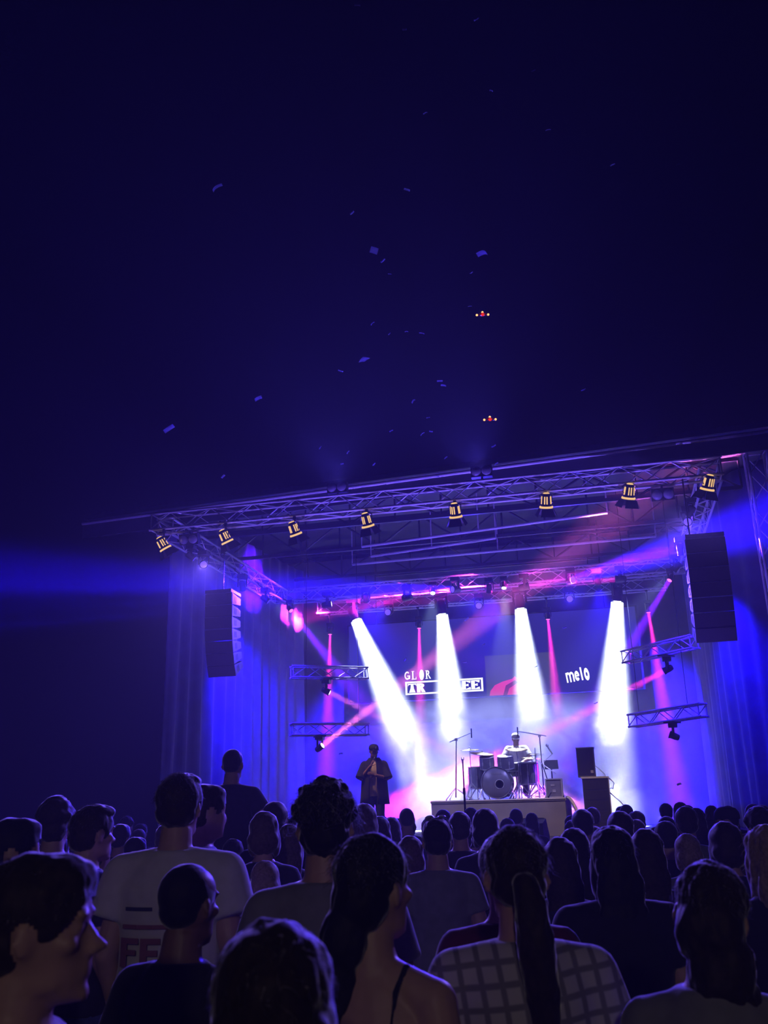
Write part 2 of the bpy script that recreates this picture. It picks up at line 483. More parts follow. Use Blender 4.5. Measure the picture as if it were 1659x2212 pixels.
# wide blue washes
moving_head('blue wash lamp on the rear truss aimed out left', (-0.4, 6.42, 6.55), on_y(260, 1272, 0.2), L_BLUE, BLUE, 11, 420, 0.08, 0.8, (-0.4, 6.67, 6.66), disc=0.16)
moving_head('blue wash lamp on the rear truss aimed out right', (2.3, 6.42, 6.55), on_y(1640, 1130, 1.0), L_BLUE, BLUE, 10, 700, 0.08, 0.8, (2.3, 6.67, 6.66), disc=0.16)
WASH = (('blue wash lamp over the left wing of the stage', (-4.5, 3.2, 6.25), (-4.9, 6.5, 2.0), 4500, (-4.68, 3.2, 6.62)),
        ('blue wash lamp over the right wing of the stage', (4.5, 3.2, 6.25), (5.3, 5.0, 2.0), 1800, (4.68, 3.2, 6.62)),
        ('blue wash lamp over the left of the backdrop', (-2.6, 6.42, 6.5), (-2.6, 9.6, 2.6), 18000, (-2.6, 6.67, 6.66)),
        ('blue wash lamp over the middle of the backdrop', (0.4, 6.42, 6.5), (0.2, 9.6, 2.6), 18000, (0.4, 6.67, 6.66)),
        ('blue wash lamp over the right of the backdrop', (2.9, 6.42, 6.5), (3.2, 9.6, 2.6), 18000, (2.9, 6.67, 6.66)))
for (lab, p, t, pw, c) in WASH:
    moving_head(lab, p, t, L_BLUE, BLUE, 80, pw, 0.08, 0.7, c, None, 0.8)
for k, x in enumerate((-2.3, 0.0, 2.2)):  # unseen lamps added to light the front haze and rim the crowd
    moving_head(('added blue audience lamp on the left of the rearmost truss', 'added blue audience lamp at the middle of the rearmost truss', 'added blue audience lamp on the right of the rearmost truss')[k],
                (x, 7.55, 6.35), (x * 1.5, -12, 3.0), L_BLUE, (0.05, 0.022, 1.0), 42, 5500, 0.08, 0.8, (x, 7.82, 6.56), None, 0.9)
moving_head('added white back light behind the drummer on the rear truss', (0.75, 6.42, 6.55), (0.85, 4.2, 2.2), L_WHITE, WHITE, 26, 6000, 0.06, 0.6, (0.75, 6.67, 6.66), None, 0.6)  # separate back light added to lift the drummer
moving_head('added pale blue back light left of the drummer on the rear truss', (-0.95, 6.42, 6.55), (-0.6, 3.0, 1.6), L_WHITE, (0.45, 0.6, 1.0), 34, 3000, 0.06, 0.6, (-0.95, 6.67, 6.66), None, 0.6)  # second added back light, for the left of the kit
for (x, lab) in ((-4.5, 'left'), (4.5, 'right')):  # lamps added for rim light on the crowd's heads and shoulders
    moving_head('added lavender crowd lamp under the front of the %s side truss' % lab, (x, 1.2, 6.25), (1.6 + x * 0.2, -10.0, 1.2), L_BLUE, (0.20, 0.12, 1.0), 36, 4200, 0.08, 0.7, (x * 1.04, 1.2, 6.62), None, 0.8)
for (x, lab) in ((-4.5, 'left'), (4.5, 'right')):  # lamps added to brighten the smoke from the front
    moving_head('added pale mist lamp under the middle of the %s side truss' % lab, (x, 4.6, 6.25), (0.2, 6.4, 2.4), L_BLUE, (0.34, 0.38, 1.0), 34, 6500, 0.08, 0.7, (x * 1.04, 4.6, 6.62), None, 0.8)
# unseen uplights added at the stage edge to brighten the trusses and the roof
for (x, lab) in ((-2.6, 'left'), (0.3, 'middle'), (3.4, 'right')):
    root = empty('added_uplight', (x, -0.9, STAGE_Z), 'small added blue uplight at the %s of the stage edge shining upwards' % lab, 'stage lamp', 'added uplights')
    MB().box((0, 0, .02), (.22, .16, .04)).build('foot', M_BLACK, root)
    MB().lathe([(.05, .05), (.085, .06), (.09, .17), (.08, .18), (.075, .16)], (0, 0, 0), (0, .12, 1), 16).box((0, 0, .05), (.05, .05, .06)).build('housing', M_BLACK, root)
    MB().lathe([(.076, .160), (.05, .168), (0, .170)], (0, 0, 0), (0, .12, 1), 16).build('lens', L_BLUE, root)
    spot(root, Vector((x, -0.87, STAGE_Z + .22)), (x, 0.7, 6.6), 95, 900, (0.17, 0.09, 1.0), 0.03, 0.8)
for (x, lab) in ((-4.5, 'left'), (4.5, 'right')):  # lamps added to lift the dark front of the drum kit
    moving_head('added lavender drum lamp at the front of the %s side truss' % lab, (x, 0.62, 6.25), (0.75, 3.6, 2.1), L_BLUE, (0.36, 0.34, 1.0), 26, 1100, 0.08, 0.6, (x * 1.04, 0.62, 6.62), None, 0.8)
# ------------------------------------------------------------------ warm lamps on the front truss
M_CAN = mat('lamp_can_black', (0.02, 0.02, 0.02), 0.45, 0.3)
def par_can(label, loc, target):
    loc = Vector(loc); d = (Vector(target) - loc).normalized()
    root = empty('warm_lamp', loc, label, 'stage lamp', 'warm lamps on the front truss')
    F = frame_z(d)
    body = MB().lathe([(0.045, -0.15), (0.062, -0.15), (0.066, -0.12), (0.075, 0.02), (0.10, 0.07), (0.105, 0.10), (0.09, 0.10)], (0, 0, 0), d, 20)
    b = body.build('housing', M_CAN, root)
    MB().lathe([(0.0, -0.172), (0.04, -0.168), (0.058, -0.153)], (0, 0, 0), d, 16).build('rear_cap', L_WARM, b)
    for k in range(12):
        a = 2 * PI * k / 12
        if k % 3 == 2: continue
        c0 = F @ Vector((math.cos(a) * 0.0715, math.sin(a) * 0.0715, -0.105)); c1 = F @ Vector((math.cos(a) * 0.079, math.sin(a) * 0.079, 0.02))
        MB().tube(c0, c1, 0.011, 6).build('glowing_slot', L_WARM, b)
    MB().lathe([(0.100, 0.055), (0.112, 0.06), (0.114, 0.085), (0.108, 0.088)], (0, 0, 0), d, 20).build('front_ring', L_WARM, b)
    side = d.cross(Vector((0, 0, 1))); side = side.normalized() if side.length > 0.05 else Vector((1, 0, 0))
    for k, a in enumerate((0, 90, 180, 270)):
        t = F @ Vector((math.cos(R(a)), math.sin(R(a)), 0)); w = F @ Vector((-math.sin(R(a)), math.cos(R(a)), 0))
        p = d * 0.10 + t * 0.105; e = d * 0.12 + t * 0.055
        mb = MB()
        mb.add([p - w * 0.09, p + w * 0.09, p + w * 0.12 + e, p - w * 0.12 + e, p - w * 0.09 + t * 0.006, p + w * 0.09 + t * 0.006, p + w * 0.12 + e + t * 0.006, p - w * 0.12 + e + t * 0.006],
               [(0, 1, 2, 3), (7, 6, 5, 4), (0, 4, 5, 1), (1, 5, 6, 2), (2, 6, 7, 3), (3, 7, 4, 0)])
        mb.build('barn_door', M_CAN, root)
    hk = Vector((loc.x, 0.0 - 0.15, TZ - 0.175)) - loc
    yk = MB(); yk.path([side * 0.095, side * 0.10 + Vector((0, 0, 0.13)), Vector((0, 0, 0.18)), side * -0.10 + Vector((0, 0, 0.13)), side * -0.095], 0.010, 6)
    yk.build('yoke', M_CAN, root)
    MB().tube((0, 0, 0.17), hk, 0.014, 6).box(hk + Vector((0, 0, -0.02)), (0.05, 0.05, 0.06)).build('hook_clamp', M_CAN, root)
    spot(root, loc + d * 0.20, target, 34, 260, (1.0, 0.62, 0.30), 0.05, 0.6)
ORD = ('first', 'second', 'third', 'fourth', 'fifth', 'sixth', 'seventh', 'eighth')
for k, (x, z) in enumerate(((-4.68, 6.29), (-3.48, 6.31), (-2.19, 6.33), (-0.88, 6.36), (0.66, 6.38), (2.18, 6.40), (3.51, 6.42), (4.74, 6.44))):
    par_can(ORD[k] + ' glowing yellow lamp from the left under the front truss', (x, -0.15, z), (0.4 + x * 0.55, 2.3, 1.1))

def blinder(label, loc, tilt, clampz, glow=0):
    root = empty('twin_lamp', loc, label, 'stage lamp', 'twin lamps')
    Mx = Euler((tilt, 0, 0)).to_matrix()
    b = MB().box((0, 0, 0), (0.36, 0.12, 0.20), Mx).build('housing', M_CAN, root)
    for k in (-1, 1):
        MB().lathe([(0.085, 0.0), (0.085, 0.02), (0.07, 0.045), (0.03, 0.06), (0, 0.062)], Mx @ Vector((k * 0.09, -0.055, 0)), Mx @ Vector((0, -1, 0)), 18).build('lens', M_GLASSY, b)
    MB().tube((0, 0, 0), (0, 0, clampz), 0.018, 6).build('clamp', M_CAN, root)
    if glow:
        p = Vector(loc) + Vector((0, -0.18, 0.05))
        spot(root, p, (0.7, -8.0, 8.2), 62, glow, (0.09, 0.06, 1.0), 0.09, 0.8)
M_GLASSY = mat('lamp_glass', (0.35, 0.33, 0.42), 0.12, 0.3, 0.1, 5)
blinder('unlit twin lamp hanging under the left end of the front truss', (-4.30, 0.12, 6.44), R(20), 0.15)
blinder('unlit twin lamp hanging under the right end of the front truss', (4.05, 0.12, 6.44), R(20), 0.15)
blinder('dim twin lamp on top of the front truss, left of the middle', (-1.41, -0.10, 7.05), R(0), -0.15, 850)
blinder('dim twin lamp on top of the front truss, right of the middle', (1.14, -0.10, 7.07), R(0), -0.15, 850)

# ------------------------------------------------------------------ hanging loudspeaker arrays
M_GRILLE = mat('speaker_grille', (0.02, 0.02, 0.023), 0.7, 0.2, 0.3, 90)
M_CAB = mat('speaker_cabinet', (0.10, 0.10, 0.115), 0.5, 0, 0.1, 20)
def line_array(label, x, y, ztop, n, wid, rz, curve, hang_z, hx=0.0, hy=0.2):
    root = empty('line_array', (x, y, ztop), label, 'loudspeaker', None, rz)
    hgt, dep = 0.225, 0.42
    p = Vector((0, 0, -0.02)); ang = 0.0
    fr = MB().box((0, 0.2, 0.02), (wid * 0.96, 0.5, 0.06)).tube((hx, hy, 0.04), (hx, hy, hang_z - ztop), 0.012, 6)
    fr.build('flying_frame', M_BLACKM, root)
    for k in range(n):
        ang = curve * (k / max(1, n - 1)) ** 1.6
        Mx = Euler((ang, 0, 0)).to_matrix()
        c = empty('cabinet', (0, 0, 0)); c.parent = root
        c.location = p; c.rotation_euler = (ang, 0, 0)
        tap = 0.05
        body = MB()
        body.prism([(0, 0), (0, -hgt), (dep, -hgt + tap), (dep, -tap)], (-wid / 2, 0, 0), (0, 1, 0), (0, 0, 1), (wid, 0, 0))
        body.build('shell', M_CAB, c)
        MB().box((0, -0.012, -hgt / 2), (wid * 0.97, 0.02, hgt - 0.012)).build('grille', M_GRILLE, c)
        for sx in (-1, 1):
            for q in (0.14, 0.20):
                MB().box((sx * (wid / 2 + 0.001), q, -hgt / 2), (0.006, 0.028, 0.11)).build('handle_slot', M_BLACK, c)
        p = p + Mx @ Vector((0, 0, -hgt - 0.006))
    return root
line_array('tall hanging stack of black loudspeakers in front of the left curtain', -4.27, 1.45, 5.72, 7, 0.56, 0.0, R(24), 7.62)
line_array('tall hanging stack of dark loudspeakers at the right edge of the stage', 4.56, -0.30, 5.55, 7, 0.60, 0.0, R(20), 6.60, -0.2, 0.15)

# ------------------------------------------------------------------ screen with its picture
def screen_mat(name, col, s):
    return lens_mat(name, col, s)
S_BG = screen_mat('screen_dark', (0.08, 0.07, 0.60), 0.32)
S_WHT = screen_mat('screen_white', (0.9, 0.92, 1.0), 1.5)
S_PALE = screen_mat('screen_pale', (0.45, 0.45, 1.0), 0.14)
S_PINK = screen_mat('screen_pink', (1.0, 0.05, 0.38), 0.75)
S_DPINK = screen_mat('screen_deep_pink', (0.35, 0.02, 0.22), 0.5)
SY = 9.0
scr = empty('video_screen', (0, SY, 4.3), 'wide video screen showing white lettering and a figure in a pink jacket', 'screen')
MB().box((0, 0.06, 1.02), (7.6, 0.10, 2.10)).build('screen_frame', M_BLACK, scr)
MB().box((0, -0.002, 1.02), (7.5, 0.02, 2.04)).build('screen_panel', S_BG, scr)
MB().tube((-3.0, 0.06, 2.05), (-3.0, 0.06, 4.42), 0.02, 6).tube((3.0, 0.06, 2.05), (3.0, 0.06, 4.42), 0.02, 6).tube((-3.0, 0.06, 3.38), (3.0, 0.06, 3.38), 0.02, 6).build('hanger', M_BLACKM, scr)
def arc(cx, cy, r0, r1, a0, a1, n=10, sy=1.0):
    o = [(cx + r1 * math.cos(R(a0 + (a1 - a0) * i / n)), cy + sy * r1 * math.sin(R(a0 + (a1 - a0) * i / n))) for i in range(n + 1)]
    i_ = [(cx + r0 * math.cos(R(a0 + (a1 - a0) * i / n)), cy + sy * r0 * math.sin(R(a0 + (a1 - a0) * i / n))) for i in range(n, -1, -1)]
    return o + i_
def rc(x0, y0, x1, y1): return [(x0, y0), (x1, y0), (x1, y1), (x0, y1)]
GL = {
 'G': [arc(.42, .5, .28, .42, 45, 340, 18, 1.15), rc(.42, .40, .86, .50), rc(.68, .10, .84, .46)],
 'L': [rc(.12, .0, .30, 1.0), rc(.02, .94, .42, 1.0), rc(.02, .0, .75, .08), rc(.66, .0, .75, .30)],
 'O': [[(.5 + .36 * math.cos(R(a)), .5 + .62 * math.sin(R(a))) for a in range(0, 360, 18)]],
 'R': [rc(.10, .0, .28, 1.0), rc(.0, .94, .4, 1.0), rc(.0, .0, .4, .06), arc(.34, .74, .12, .28, -90, 90, 10, .93), rc(.24, .92, .36, 1.0), rc(.24, .46, .36, .54), [(.36, .5), (.50, .5), (.86, .0), (.64, .0)]],
 'T2': [[(.0, 1.0), (.0, .70), (.10, .86), (.36, .90), (.30, .45), (.12, .0), (.88, .0), (.70, .45), (.64, .90), (.90, .86), (1.0, .70), (1.0, 1.0)]],
 'R2': [rc(.0, .0, .42, 1.0), arc(.42, .74, .10, .46, -90, 90, 10, .57), [(.40, .52), (.70, .48), (1.0, .0), (.56, .0)]],
 'L2': [rc(.0, .0, .42, 1.0), [(.42, .0), (1.0, .0), (1.0, .26), (.42, .06)]],
 'E2': [rc(.0, .0, .42, 1.0), [(.42, 1.0), (1.0, 1.0), (.94, .72), (.42, .92)], [(.42, .44), (.74, .36), (.74, .66), (.42, .56)], [(.42, .08), (.94, .28), (1.0, .0), (.42, .0)]],
 'm': [rc(.0, .0, .22, .95), arc(.36, .62, .14, .36, 0, 180, 10, 1.0), rc(.50, .0, .72, .62), arc(.86, .62, .14, .36, 0, 180, 10, 1.0), rc(1.0, .0, 1.22, .62)],
 'e': [arc(.34, .5, .14, .36, 0, 320, 18, 1.35), rc(.10, .44, .66, .58)],
 'l': [rc(.0, .0, .24, 1.25)],
 'o': [arc(.36, .5, .13, .38, 0, 360, 20, 1.6)],
 'Y': [[(.0, 1), (.22, 1), (.5, .55), (.78, 1), (1, 1), (.6, .42), (.6, 0), (.4, 0), (.4, .42)]],
 'A': [[(.0, 0), (.2, 0), (.56, 1), (.42, 1)], [(.8, 0), (1, 0), (.58, 1), (.44, 1)], rc(.25, .25, .75, .4)],
 'M': [rc(0, 0, .2, 1), rc(.8, 0, 1, 1), [(.2, 1), (.2, .7), (.5, .2), (.5, .5)], [(.8, 1), (.8, .7), (.5, .2), (.5, .5)]],
 'H': [rc(0, 0, .2, 1), rc(.8, 0, 1, 1), rc(.2, .42, .8, .58)],
}
def letters(chars, x, z, cw, ch, gap, parent, m, y=-0.016, ang=0.0, name='letter', dy=0.004):
    ca, sa = math.cos(ang), math.sin(ang); cur = 0.0
    for c in chars:
        if c is None: cur += cw + gap; continue
        g = GL[c]; mb = MB()
        for poly in g:
            pp = [((cur + p[0] * cw) * ca - p[1] * ch * sa, (cur + p[0] * cw) * sa + p[1] * ch * ca) for p in poly]
            mb.prism(pp, (x, y, z), (1, 0, 0), (0, 0, 1), (0, -dy, 0))
        mb.build(name, m, parent)
        cur += cw * (1.25 if c == 'm' else (0.45 if c == 'l' else (0.85 if c in 'eo' else 1.0))) + gap
# first line, serif capitals
letters(['G', 'L', 'O', 'R'], -2.25, 0.52, 0.17, 0.22, 0.015, scr, S_WHT)
# second line, block capitals in a white frame (the middle of the word is lost in the beam)
bx0, bx1, bz0, bz1 = -2.24, -0.20, 0.13, 0.47
for poly in (rc(bx0, bz0, bx1, bz0 + .04), rc(bx0, bz1 - .04, bx1, bz1), rc(bx0, bz0, bx0 + .05, bz1), rc(bx1 - .05, bz0, bx1, bz1)):
    MB().prism(poly, (0, -0.016, 0), (1, 0, 0), (0, 0, 1), (0, -0.004, 0)).build('lettering_frame', S_WHT, scr)
letters(['T2', 'R2'], bx0 + .07, bz0 + .055, .225, .23, .012, scr, S_WHT)
letters(['L2', 'E2', 'E2'], bx1 - .07 - .71, bz0 + .055, .225, .23, .012, scr, S_WHT)
letters(['m', 'e', 'l', 'o'], 1.92, 0.22, 0.165, 0.26, 0.012, scr, S_WHT, ang=R(7))
# pale picture with the pink jacket
MB().prism(rc(-0.12, 0.0, 1.62, 1.02), (0, -0.013, 0), (1, 0, 0), (0, 0, 1), (0, -0.002, 0)).build('picture', S_PALE, scr)
MB().prism([(-.05, .0), (-.02, .12), (.10, .26), (.30, .34), (.55, .40), (.62, .46), (.72, .36), (.80, .30), (.98, .22), (1.05, .0)], (0, -0.016, 0), (1, 0, 0), (0, 0, 1), (0, -0.002, 0)).build('jacket', S_PINK, scr)
MB().prism([(.30, .0), (.38, .24), (.62, .36), (.70, .30), (.46, .16), (.40, .0)], (0, -0.019, 0), (1, 0, 0), (0, 0, 1), (0, -0.002, 0)).build('jacket_fold_shade', S_DPINK, scr)  # shade on the pictured jacket, drawn as deeper pink
MB().prism([(1.05 + .26 * math.cos(R(a)), .62 + .33 * math.sin(R(a))) for a in range(0, 360, 20)], (0, -0.016, 0), (1, 0, 0), (0, 0, 1), (0, -0.002, 0)).build('hair_shape', S_BG, scr)
# ------------------------------------------------------------------ people: builders
from mathutils import noise as MN
M_SKIN = mat('skin', (0.50, 0.30, 0.22), 0.5, 0, 0.08, 25)
M_SKIN2 = mat('skin_deep', (0.22, 0.12, 0.08), 0.5, 0, 0.08, 25)
M_JEANS = mat('denim', (0.05, 0.07, 0.16), 0.85, 0, 0.2, 60, bump=0.1)
M_DARKCL = mat('black_cotton', (0.012, 0.012, 0.016), 0.9, 0, 0.2, 30, sheen=0.5)
M_WHITECL = mat('white_cotton', (0.62, 0.60, 0.56), 0.85, 0, 0.06, 20, sheen=0.6)
M_GREYCL = mat('grey_cotton', (0.20, 0.20, 0.20), 0.85, 0, 0.1, 20, sheen=0.6)
M_REDCL = mat('dark_red_cotton', (0.10, 0.012, 0.02), 0.9, 0, 0.15, 20, sheen=0.6)
M_NAVYCL = mat('navy_cotton', (0.02, 0.022, 0.05), 0.9, 0, 0.15, 20, sheen=0.6)
M_PLAIDCL = mat('check_cotton', (0.45, 0.43, 0.40), 0.85, 0, 0.05, 20, sheen=0.6)
M_SHOE = mat('shoe_rubber', (0.03, 0.03, 0.03), 0.6)
def hair_mat(name, c):
    return mat(name, c, 0.62, 0, 0.35, 60, sheen=1.0, bump=0.12, spec=0.25)
H_BLACK = hair_mat('hair_black', (0.010, 0.008, 0.008))
H_BROWN = hair_mat('hair_brown', (0.030, 0.019, 0.013))
H_LIGHT = hair_mat('hair_light_brown', (0.10, 0.066, 0.04))
H_BLOND = hair_mat('hair_blond', (0.28, 0.20, 0.12))
# checked pattern for one shirt
_nt = M_PLAIDCL.node_tree; _b = _nt.nodes['Principled BSDF']
_tc = _nt.nodes.new('ShaderNodeTexCoord'); _mp = _nt.nodes.new('ShaderNodeMapping'); _mp.inputs['Rotation'].default_value = (0, 0.12, 0)
_w1 = _nt.nodes.new('ShaderNodeTexWave'); _w1.bands_direction = 'X'; _w1.inputs['Scale'].default_value = 6.5
_w2 = _nt.nodes.new('ShaderNodeTexWave'); _w2.bands_direction = 'Z'; _w2.inputs['Scale'].default_value = 6.5
_mx = _nt.nodes.new('ShaderNodeMath'); _mx.operation = 'MINIMUM'
_r = _nt.nodes.new('ShaderNodeValToRGB'); _r.color_ramp.elements[0].position = 0.10; _r.color_ramp.elements[1].position = 0.3
_r.color_ramp.elements[0].color = (0.20, 0.19, 0.20, 1); _r.color_ramp.elements[1].color = (0.50, 0.48, 0.45, 1)
_nt.links.new(_tc.outputs['Object'], _mp.inputs['Vector'])
for _w in (_w1, _w2): _nt.links.new(_mp.outputs[0], _w.inputs['Vector'])
_nt.links.new(_w1.outputs['Fac'], _mx.inputs[0]); _nt.links.new(_w2.outputs['Fac'], _mx.inputs[1])
_nt.links.new(_mx.outputs[0], _r.inputs['Fac']); _nt.links.new(_r.outputs['Color'], _b.inputs['Base Color'])

def fuse(mb, name, mats, voxel, smooth=3):
    """One continuous surface out of overlapping shapes."""
    me = mb.mesh(name + '_tmp', mats)
    o = bpy.data.objects.new('tmp', me); COL.objects.link(o)
    m = o.modifiers.new('r', 'REMESH'); m.mode = 'VOXEL'; m.voxel_size = voxel
    s = o.modifiers.new('s', 'SMOOTH'); s.factor = 0.5; s.iterations = smooth
    dg = bpy.context.evaluated_depsgraph_get()
    out = bpy.data.meshes.new_from_object(o.evaluated_get(dg))
    out.name = name
    bpy.data.objects.remove(o); bpy.data.meshes.remove(me)
    out.materials.clear()
    for q in (mats if isinstance(mats, (list, tuple)) else [mats]): out.materials.append(q)
    n = len(out.polygons)
    out.polygons.foreach_set('use_smooth', [True] * n)
    out.polygons.foreach_set('material_index', [0] * n)
    return out

def ring_loft(mb, rings, n=20, a0=0.0, a1=2 * PI, T=None):
    """rings: (cx, cy, z, rx, ry); closed unless a1 - a0 < 2 pi."""
    full = abs(a1 - a0 - 2 * PI) < 1e-6
    k = n if full else n + 1
    V = []; F = []
    for (cx, cy_, z, rx, ry) in rings:
        for i in range(k):
            a = a0 + (a1 - a0) * i / n
            p = Vector((cx + rx * math.sin(a), cy_ + ry * math.cos(a), z))
            V.append(T @ p if T is not None else p)
    for j in range(len(rings) - 1):
        for i in range(k if full else k - 1):
            F.append((j * k + i, j * k + (i + 1) % k, (j + 1) * k + (i + 1) % k, (j + 1) * k + i))
    if full:
        F.append(tuple(range(k))); F.append(tuple(reversed(range((len(rings) - 1) * k, len(rings) * k))))
    mb.add(V, F, True)

def head_shapes(mb, T, fine=True):
    """Head with face; T maps head space (chin height 0, +y forward, z up) to body space."""
    rings = [(0, .048, -.002, .022, .022), (0, .040, .012, .040, .046), (0, .024, .032, .053, .064), (0, .010, .055, .060, .078),
             (0, .002, .080, .067, .086), (0, -.004, .105, .071, .090), (0, -.008, .128, .074, .089), (0, -.006, .148, .0755, .097), (0, -.008, .172, .076, .096),
             (0, -.010, .195, .070, .086), (0, -.012, .214, .056, .068), (0, -.014, .228, .034, .042), (0, -.014, .234, .012, .014)]
    ring_loft(mb, rings, 24, T=T)
    R3 = T.to_3x3()
    def e(c, r, rot=None):
        M = R3 @ Euler(rot).to_matrix() if rot else R3
        mb.ell(T @ Vector(c), r, M, 12, 8)
    # nose
    P = [(-.008, .084, .138), (.008, .084, .138), (-.019, .084, .078), (.019, .084, .078), (-.007, .114, .094), (.007, .114, .094), (-.008, .106, .077), (.008, .106, .077), (-.014, .06, .13), (.014, .06, .13), (-.02, .06, .08), (.02, .06, .08)]
    mb.add([T @ Vector(p) for p in P], [(0, 1, 5, 4), (4, 5, 7, 6), (0, 4, 2), (1, 3, 5), (2, 4, 6), (3, 7, 5), (2, 6, 7, 3), (0, 2, 10, 8), (1, 9, 11, 3), (0, 8, 9, 1), (2, 3, 11, 10), (8, 10, 11, 9)], True)
    e((0, .110, .089), (.013, .013, .011)); e((-.013, .098, .083), (.009, .012, .009)); e((.013, .098, .083), (.009, .012, .009))
    e((0, .086, .060), (.024, .012, .0065)); e((0, .084, .047), (.022, .013, .0075)); e((0, .080, .014), (.024, .016, .016))
    for s in (-1, 1):
        e((s * .030, .080, .146), (.026, .013, .008)); e((s * .031, .072, .124), (.014, .013, .011)); e((s * .045, .058, .098), (.022, .022, .018))
        e((s * .049, .014, .040), (.010, .040, .022))
        e((s * .078, -.006, .108), (.007, .018, .031), (R(-12), 0, s * R(18)))
        e((s * .083, -.014, .112), (.006, .012, .026), (R(-12), 0, s * R(25)))

def limb(mb, pts, rad, n=12):
    for (p, q, a, b) in zip(pts[:-1], pts[1:], rad[:-1], rad[1:]):
        mb.tube(p, q, a, n, b); mb.ell(q, b * 1.0, None, 10, 8)
    mb.ell(pts[0], rad[0], None, 10, 8)

def hand_shapes(mb, wrist, d, palm_n, s=1, curl=0.5, thumb_side=None):
    """Palm and five fingers; d runs from the wrist to the fingers, palm_n is the palm normal; curl bends the fingers towards palm_n."""
    wrist = Vector(wrist); d = Vector(d).normalized(); pn = Vector(palm_n); pn = (pn - d * pn.dot(d)).normalized()
    w = d.cross(pn) * s     # towards the thumb
    M = Matrix((w, d, pn)).transposed()
    mb.ell(wrist + d * .045, (.038, .050, .016), M, 12, 8)
    L = (.078, .086, .080, .062); 
    for k in range(4):
        base = wrist + d * .082 + w * (.028 - .019 * k)
        p = base; a = curl * .35
        for j, fr in enumerate((.45, .32, .23)):
            dd = d * math.cos(a) + pn * math.sin(a)
            q = p + dd * (L[k] * fr)
            mb.tube(p, q, .0088 - .0008 * j, 8, .0082 - .0008 * j); mb.ell(q, .0082 - .0008 * j, None, 8, 6)
            p = q; a += curl * .95
    p = wrist + d * .025 + w * .030
    a = .75
    for j, ln in enumerate((.045, .034, .026)):
        dd = (d * math.cos(a) + w * math.sin(a) + pn * (.25 + .45 * curl)).normalized()
        q = p + dd * ln
        mb.tube(p, q, .0125 - .0015 * j, 8, .011 - .0015 * j); mb.ell(q, .011 - .0015 * j, None, 8, 6)
        p = q; a -= .35

STAND = dict(sh=(.172, -.01, 1.355), el=(.235, -.045, 1.09), wr=(.225, .075, .865), hip=(.09, 0, .92), kn=(.10, .025, .50), an=(.105, -.015, .085))
def body_mesh(name, skin, voxel, pose=None, head=None, fem=False, arms=None, smooth=3):
    """Whole figure as one continuous mesh. Height about 1.755 m, facing +y, feet at z = 0."""
    P = dict(STAND)
    if pose: P.update(pose)
    mb = MB()
    T = head or Matrix.Translation((0, .015, 1.475))
    head_shapes(mb, T)
    nk = T @ Vector((0, -.022, .045))
    w = .90 if fem else 1.0
    mb.tube((0, -.022, 1.40), nk, .068 * w, 14, .058 * w)
    mb.tube((0, -.008, 1.35), (0, -.02, 1.470), .094 * w, 14, .060 * w)
    ring_loft(mb, [(0, 0, .80, .10, .08), (0, 0, .86, .155, .105), (0, 0, .93, .168 if not fem else .178, .112), (0, 0, 1.03, .145 * w, .098), (0, .0, 1.12, .143 * w, .100), (0, 0, 1.24, .165 * w, .112), (0, -.005, 1.32, .172 * w, .108), (0, -.012, 1.385, .125 * w, .080), (0, -.015, 1.43, .07 * w, .055)], 20)
    for s in (-1, 1):
        g = lambda k: Vector((P[k][0] * s * (w if k in ('sh', 'el', 'wr') else 1), P[k][1], P[k][2]))
        sh, el, wr = g('sh'), g('el'), g('wr')
        if arms: sh, el, wr, hd, hn, hc = [Vector(q) if isinstance(q, tuple) else q for q in arms[0 if s < 0 else 1]]
        else: hd, hn, hc = (wr - el).normalized() + Vector((0, .1, -.3)), Vector((-s, .2, 0)), .5
        mb.tube((s * .04, -.02, 1.405), sh + Vector((0, 0, .0)), .052 * w, 12, .058 * w)
        limb(mb, [sh, el, wr], [.060 * w, .043 * w, .029 * w])
        hand_shapes(mb, wr, hd, hn, -s if not arms else s * -1, hc)
        hip, kn, an = g('hip'), g('kn'), g('an')
        limb(mb, [hip, kn, an], [.088, .056, .040])
        mb.ell(an + Vector((0, .07, -.045)), (.043, .125, .04), None, 12, 8)
    return fuse(mb, name, skin, voxel, smooth)

def shirt_mesh(name, m, voxel, pose=None, fem=False, sleeve=.55, hem=.86, neck=1.445, fat=1.0, smooth=3, arms=None):
    P = dict(STAND)
    if pose: P.update(pose)
    mb = MB(); w = (.90 if fem else 1.0) * fat
    e = .024
    rr = [(0, 0, hem, .168 * w + e, .115 * fat + e), (0, 0, .95, .172 * w + e, .115 * fat + e), (0, 0, 1.05, .155 * w + e, .106 * fat + e), (0, 0, 1.14, .155 * w + e, .108 * fat + e), (0, 0, 1.25, .172 * w + e, .116 * fat + e), (0, -.005, 1.32, .176 * w + e, .110 * fat + e), (0, -.013, 1.385, .130 * w + e, .082 + e), (0, -.018, neck, .083, .075)]
    ring_loft(mb, [r for r in rr if r[2] <= neck], 22)
    for s in (-1, 1):
        g = lambda k: Vector((P[k][0] * s * (w if k in ('sh', 'el', 'wr') else 1), P[k][1], P[k][2]))
        sh, el = g('sh'), g('el')
        if arms: sh, el = Vector(arms[0 if s < 0 else 1][0]), Vector(arms[0 if s < 0 else 1][1])
        mb.tube((s * .04, -.02, 1.395), sh, .058 * w, 12, .073 * w)
        if sleeve > 0:
            q = sh.lerp(el, sleeve)
            mb.ell(sh, .074 * w, None, 12, 8); mb.tube(sh, q, .074 * w, 14, .082 * w)
    return fuse(mb, name, m, voxel, smooth)

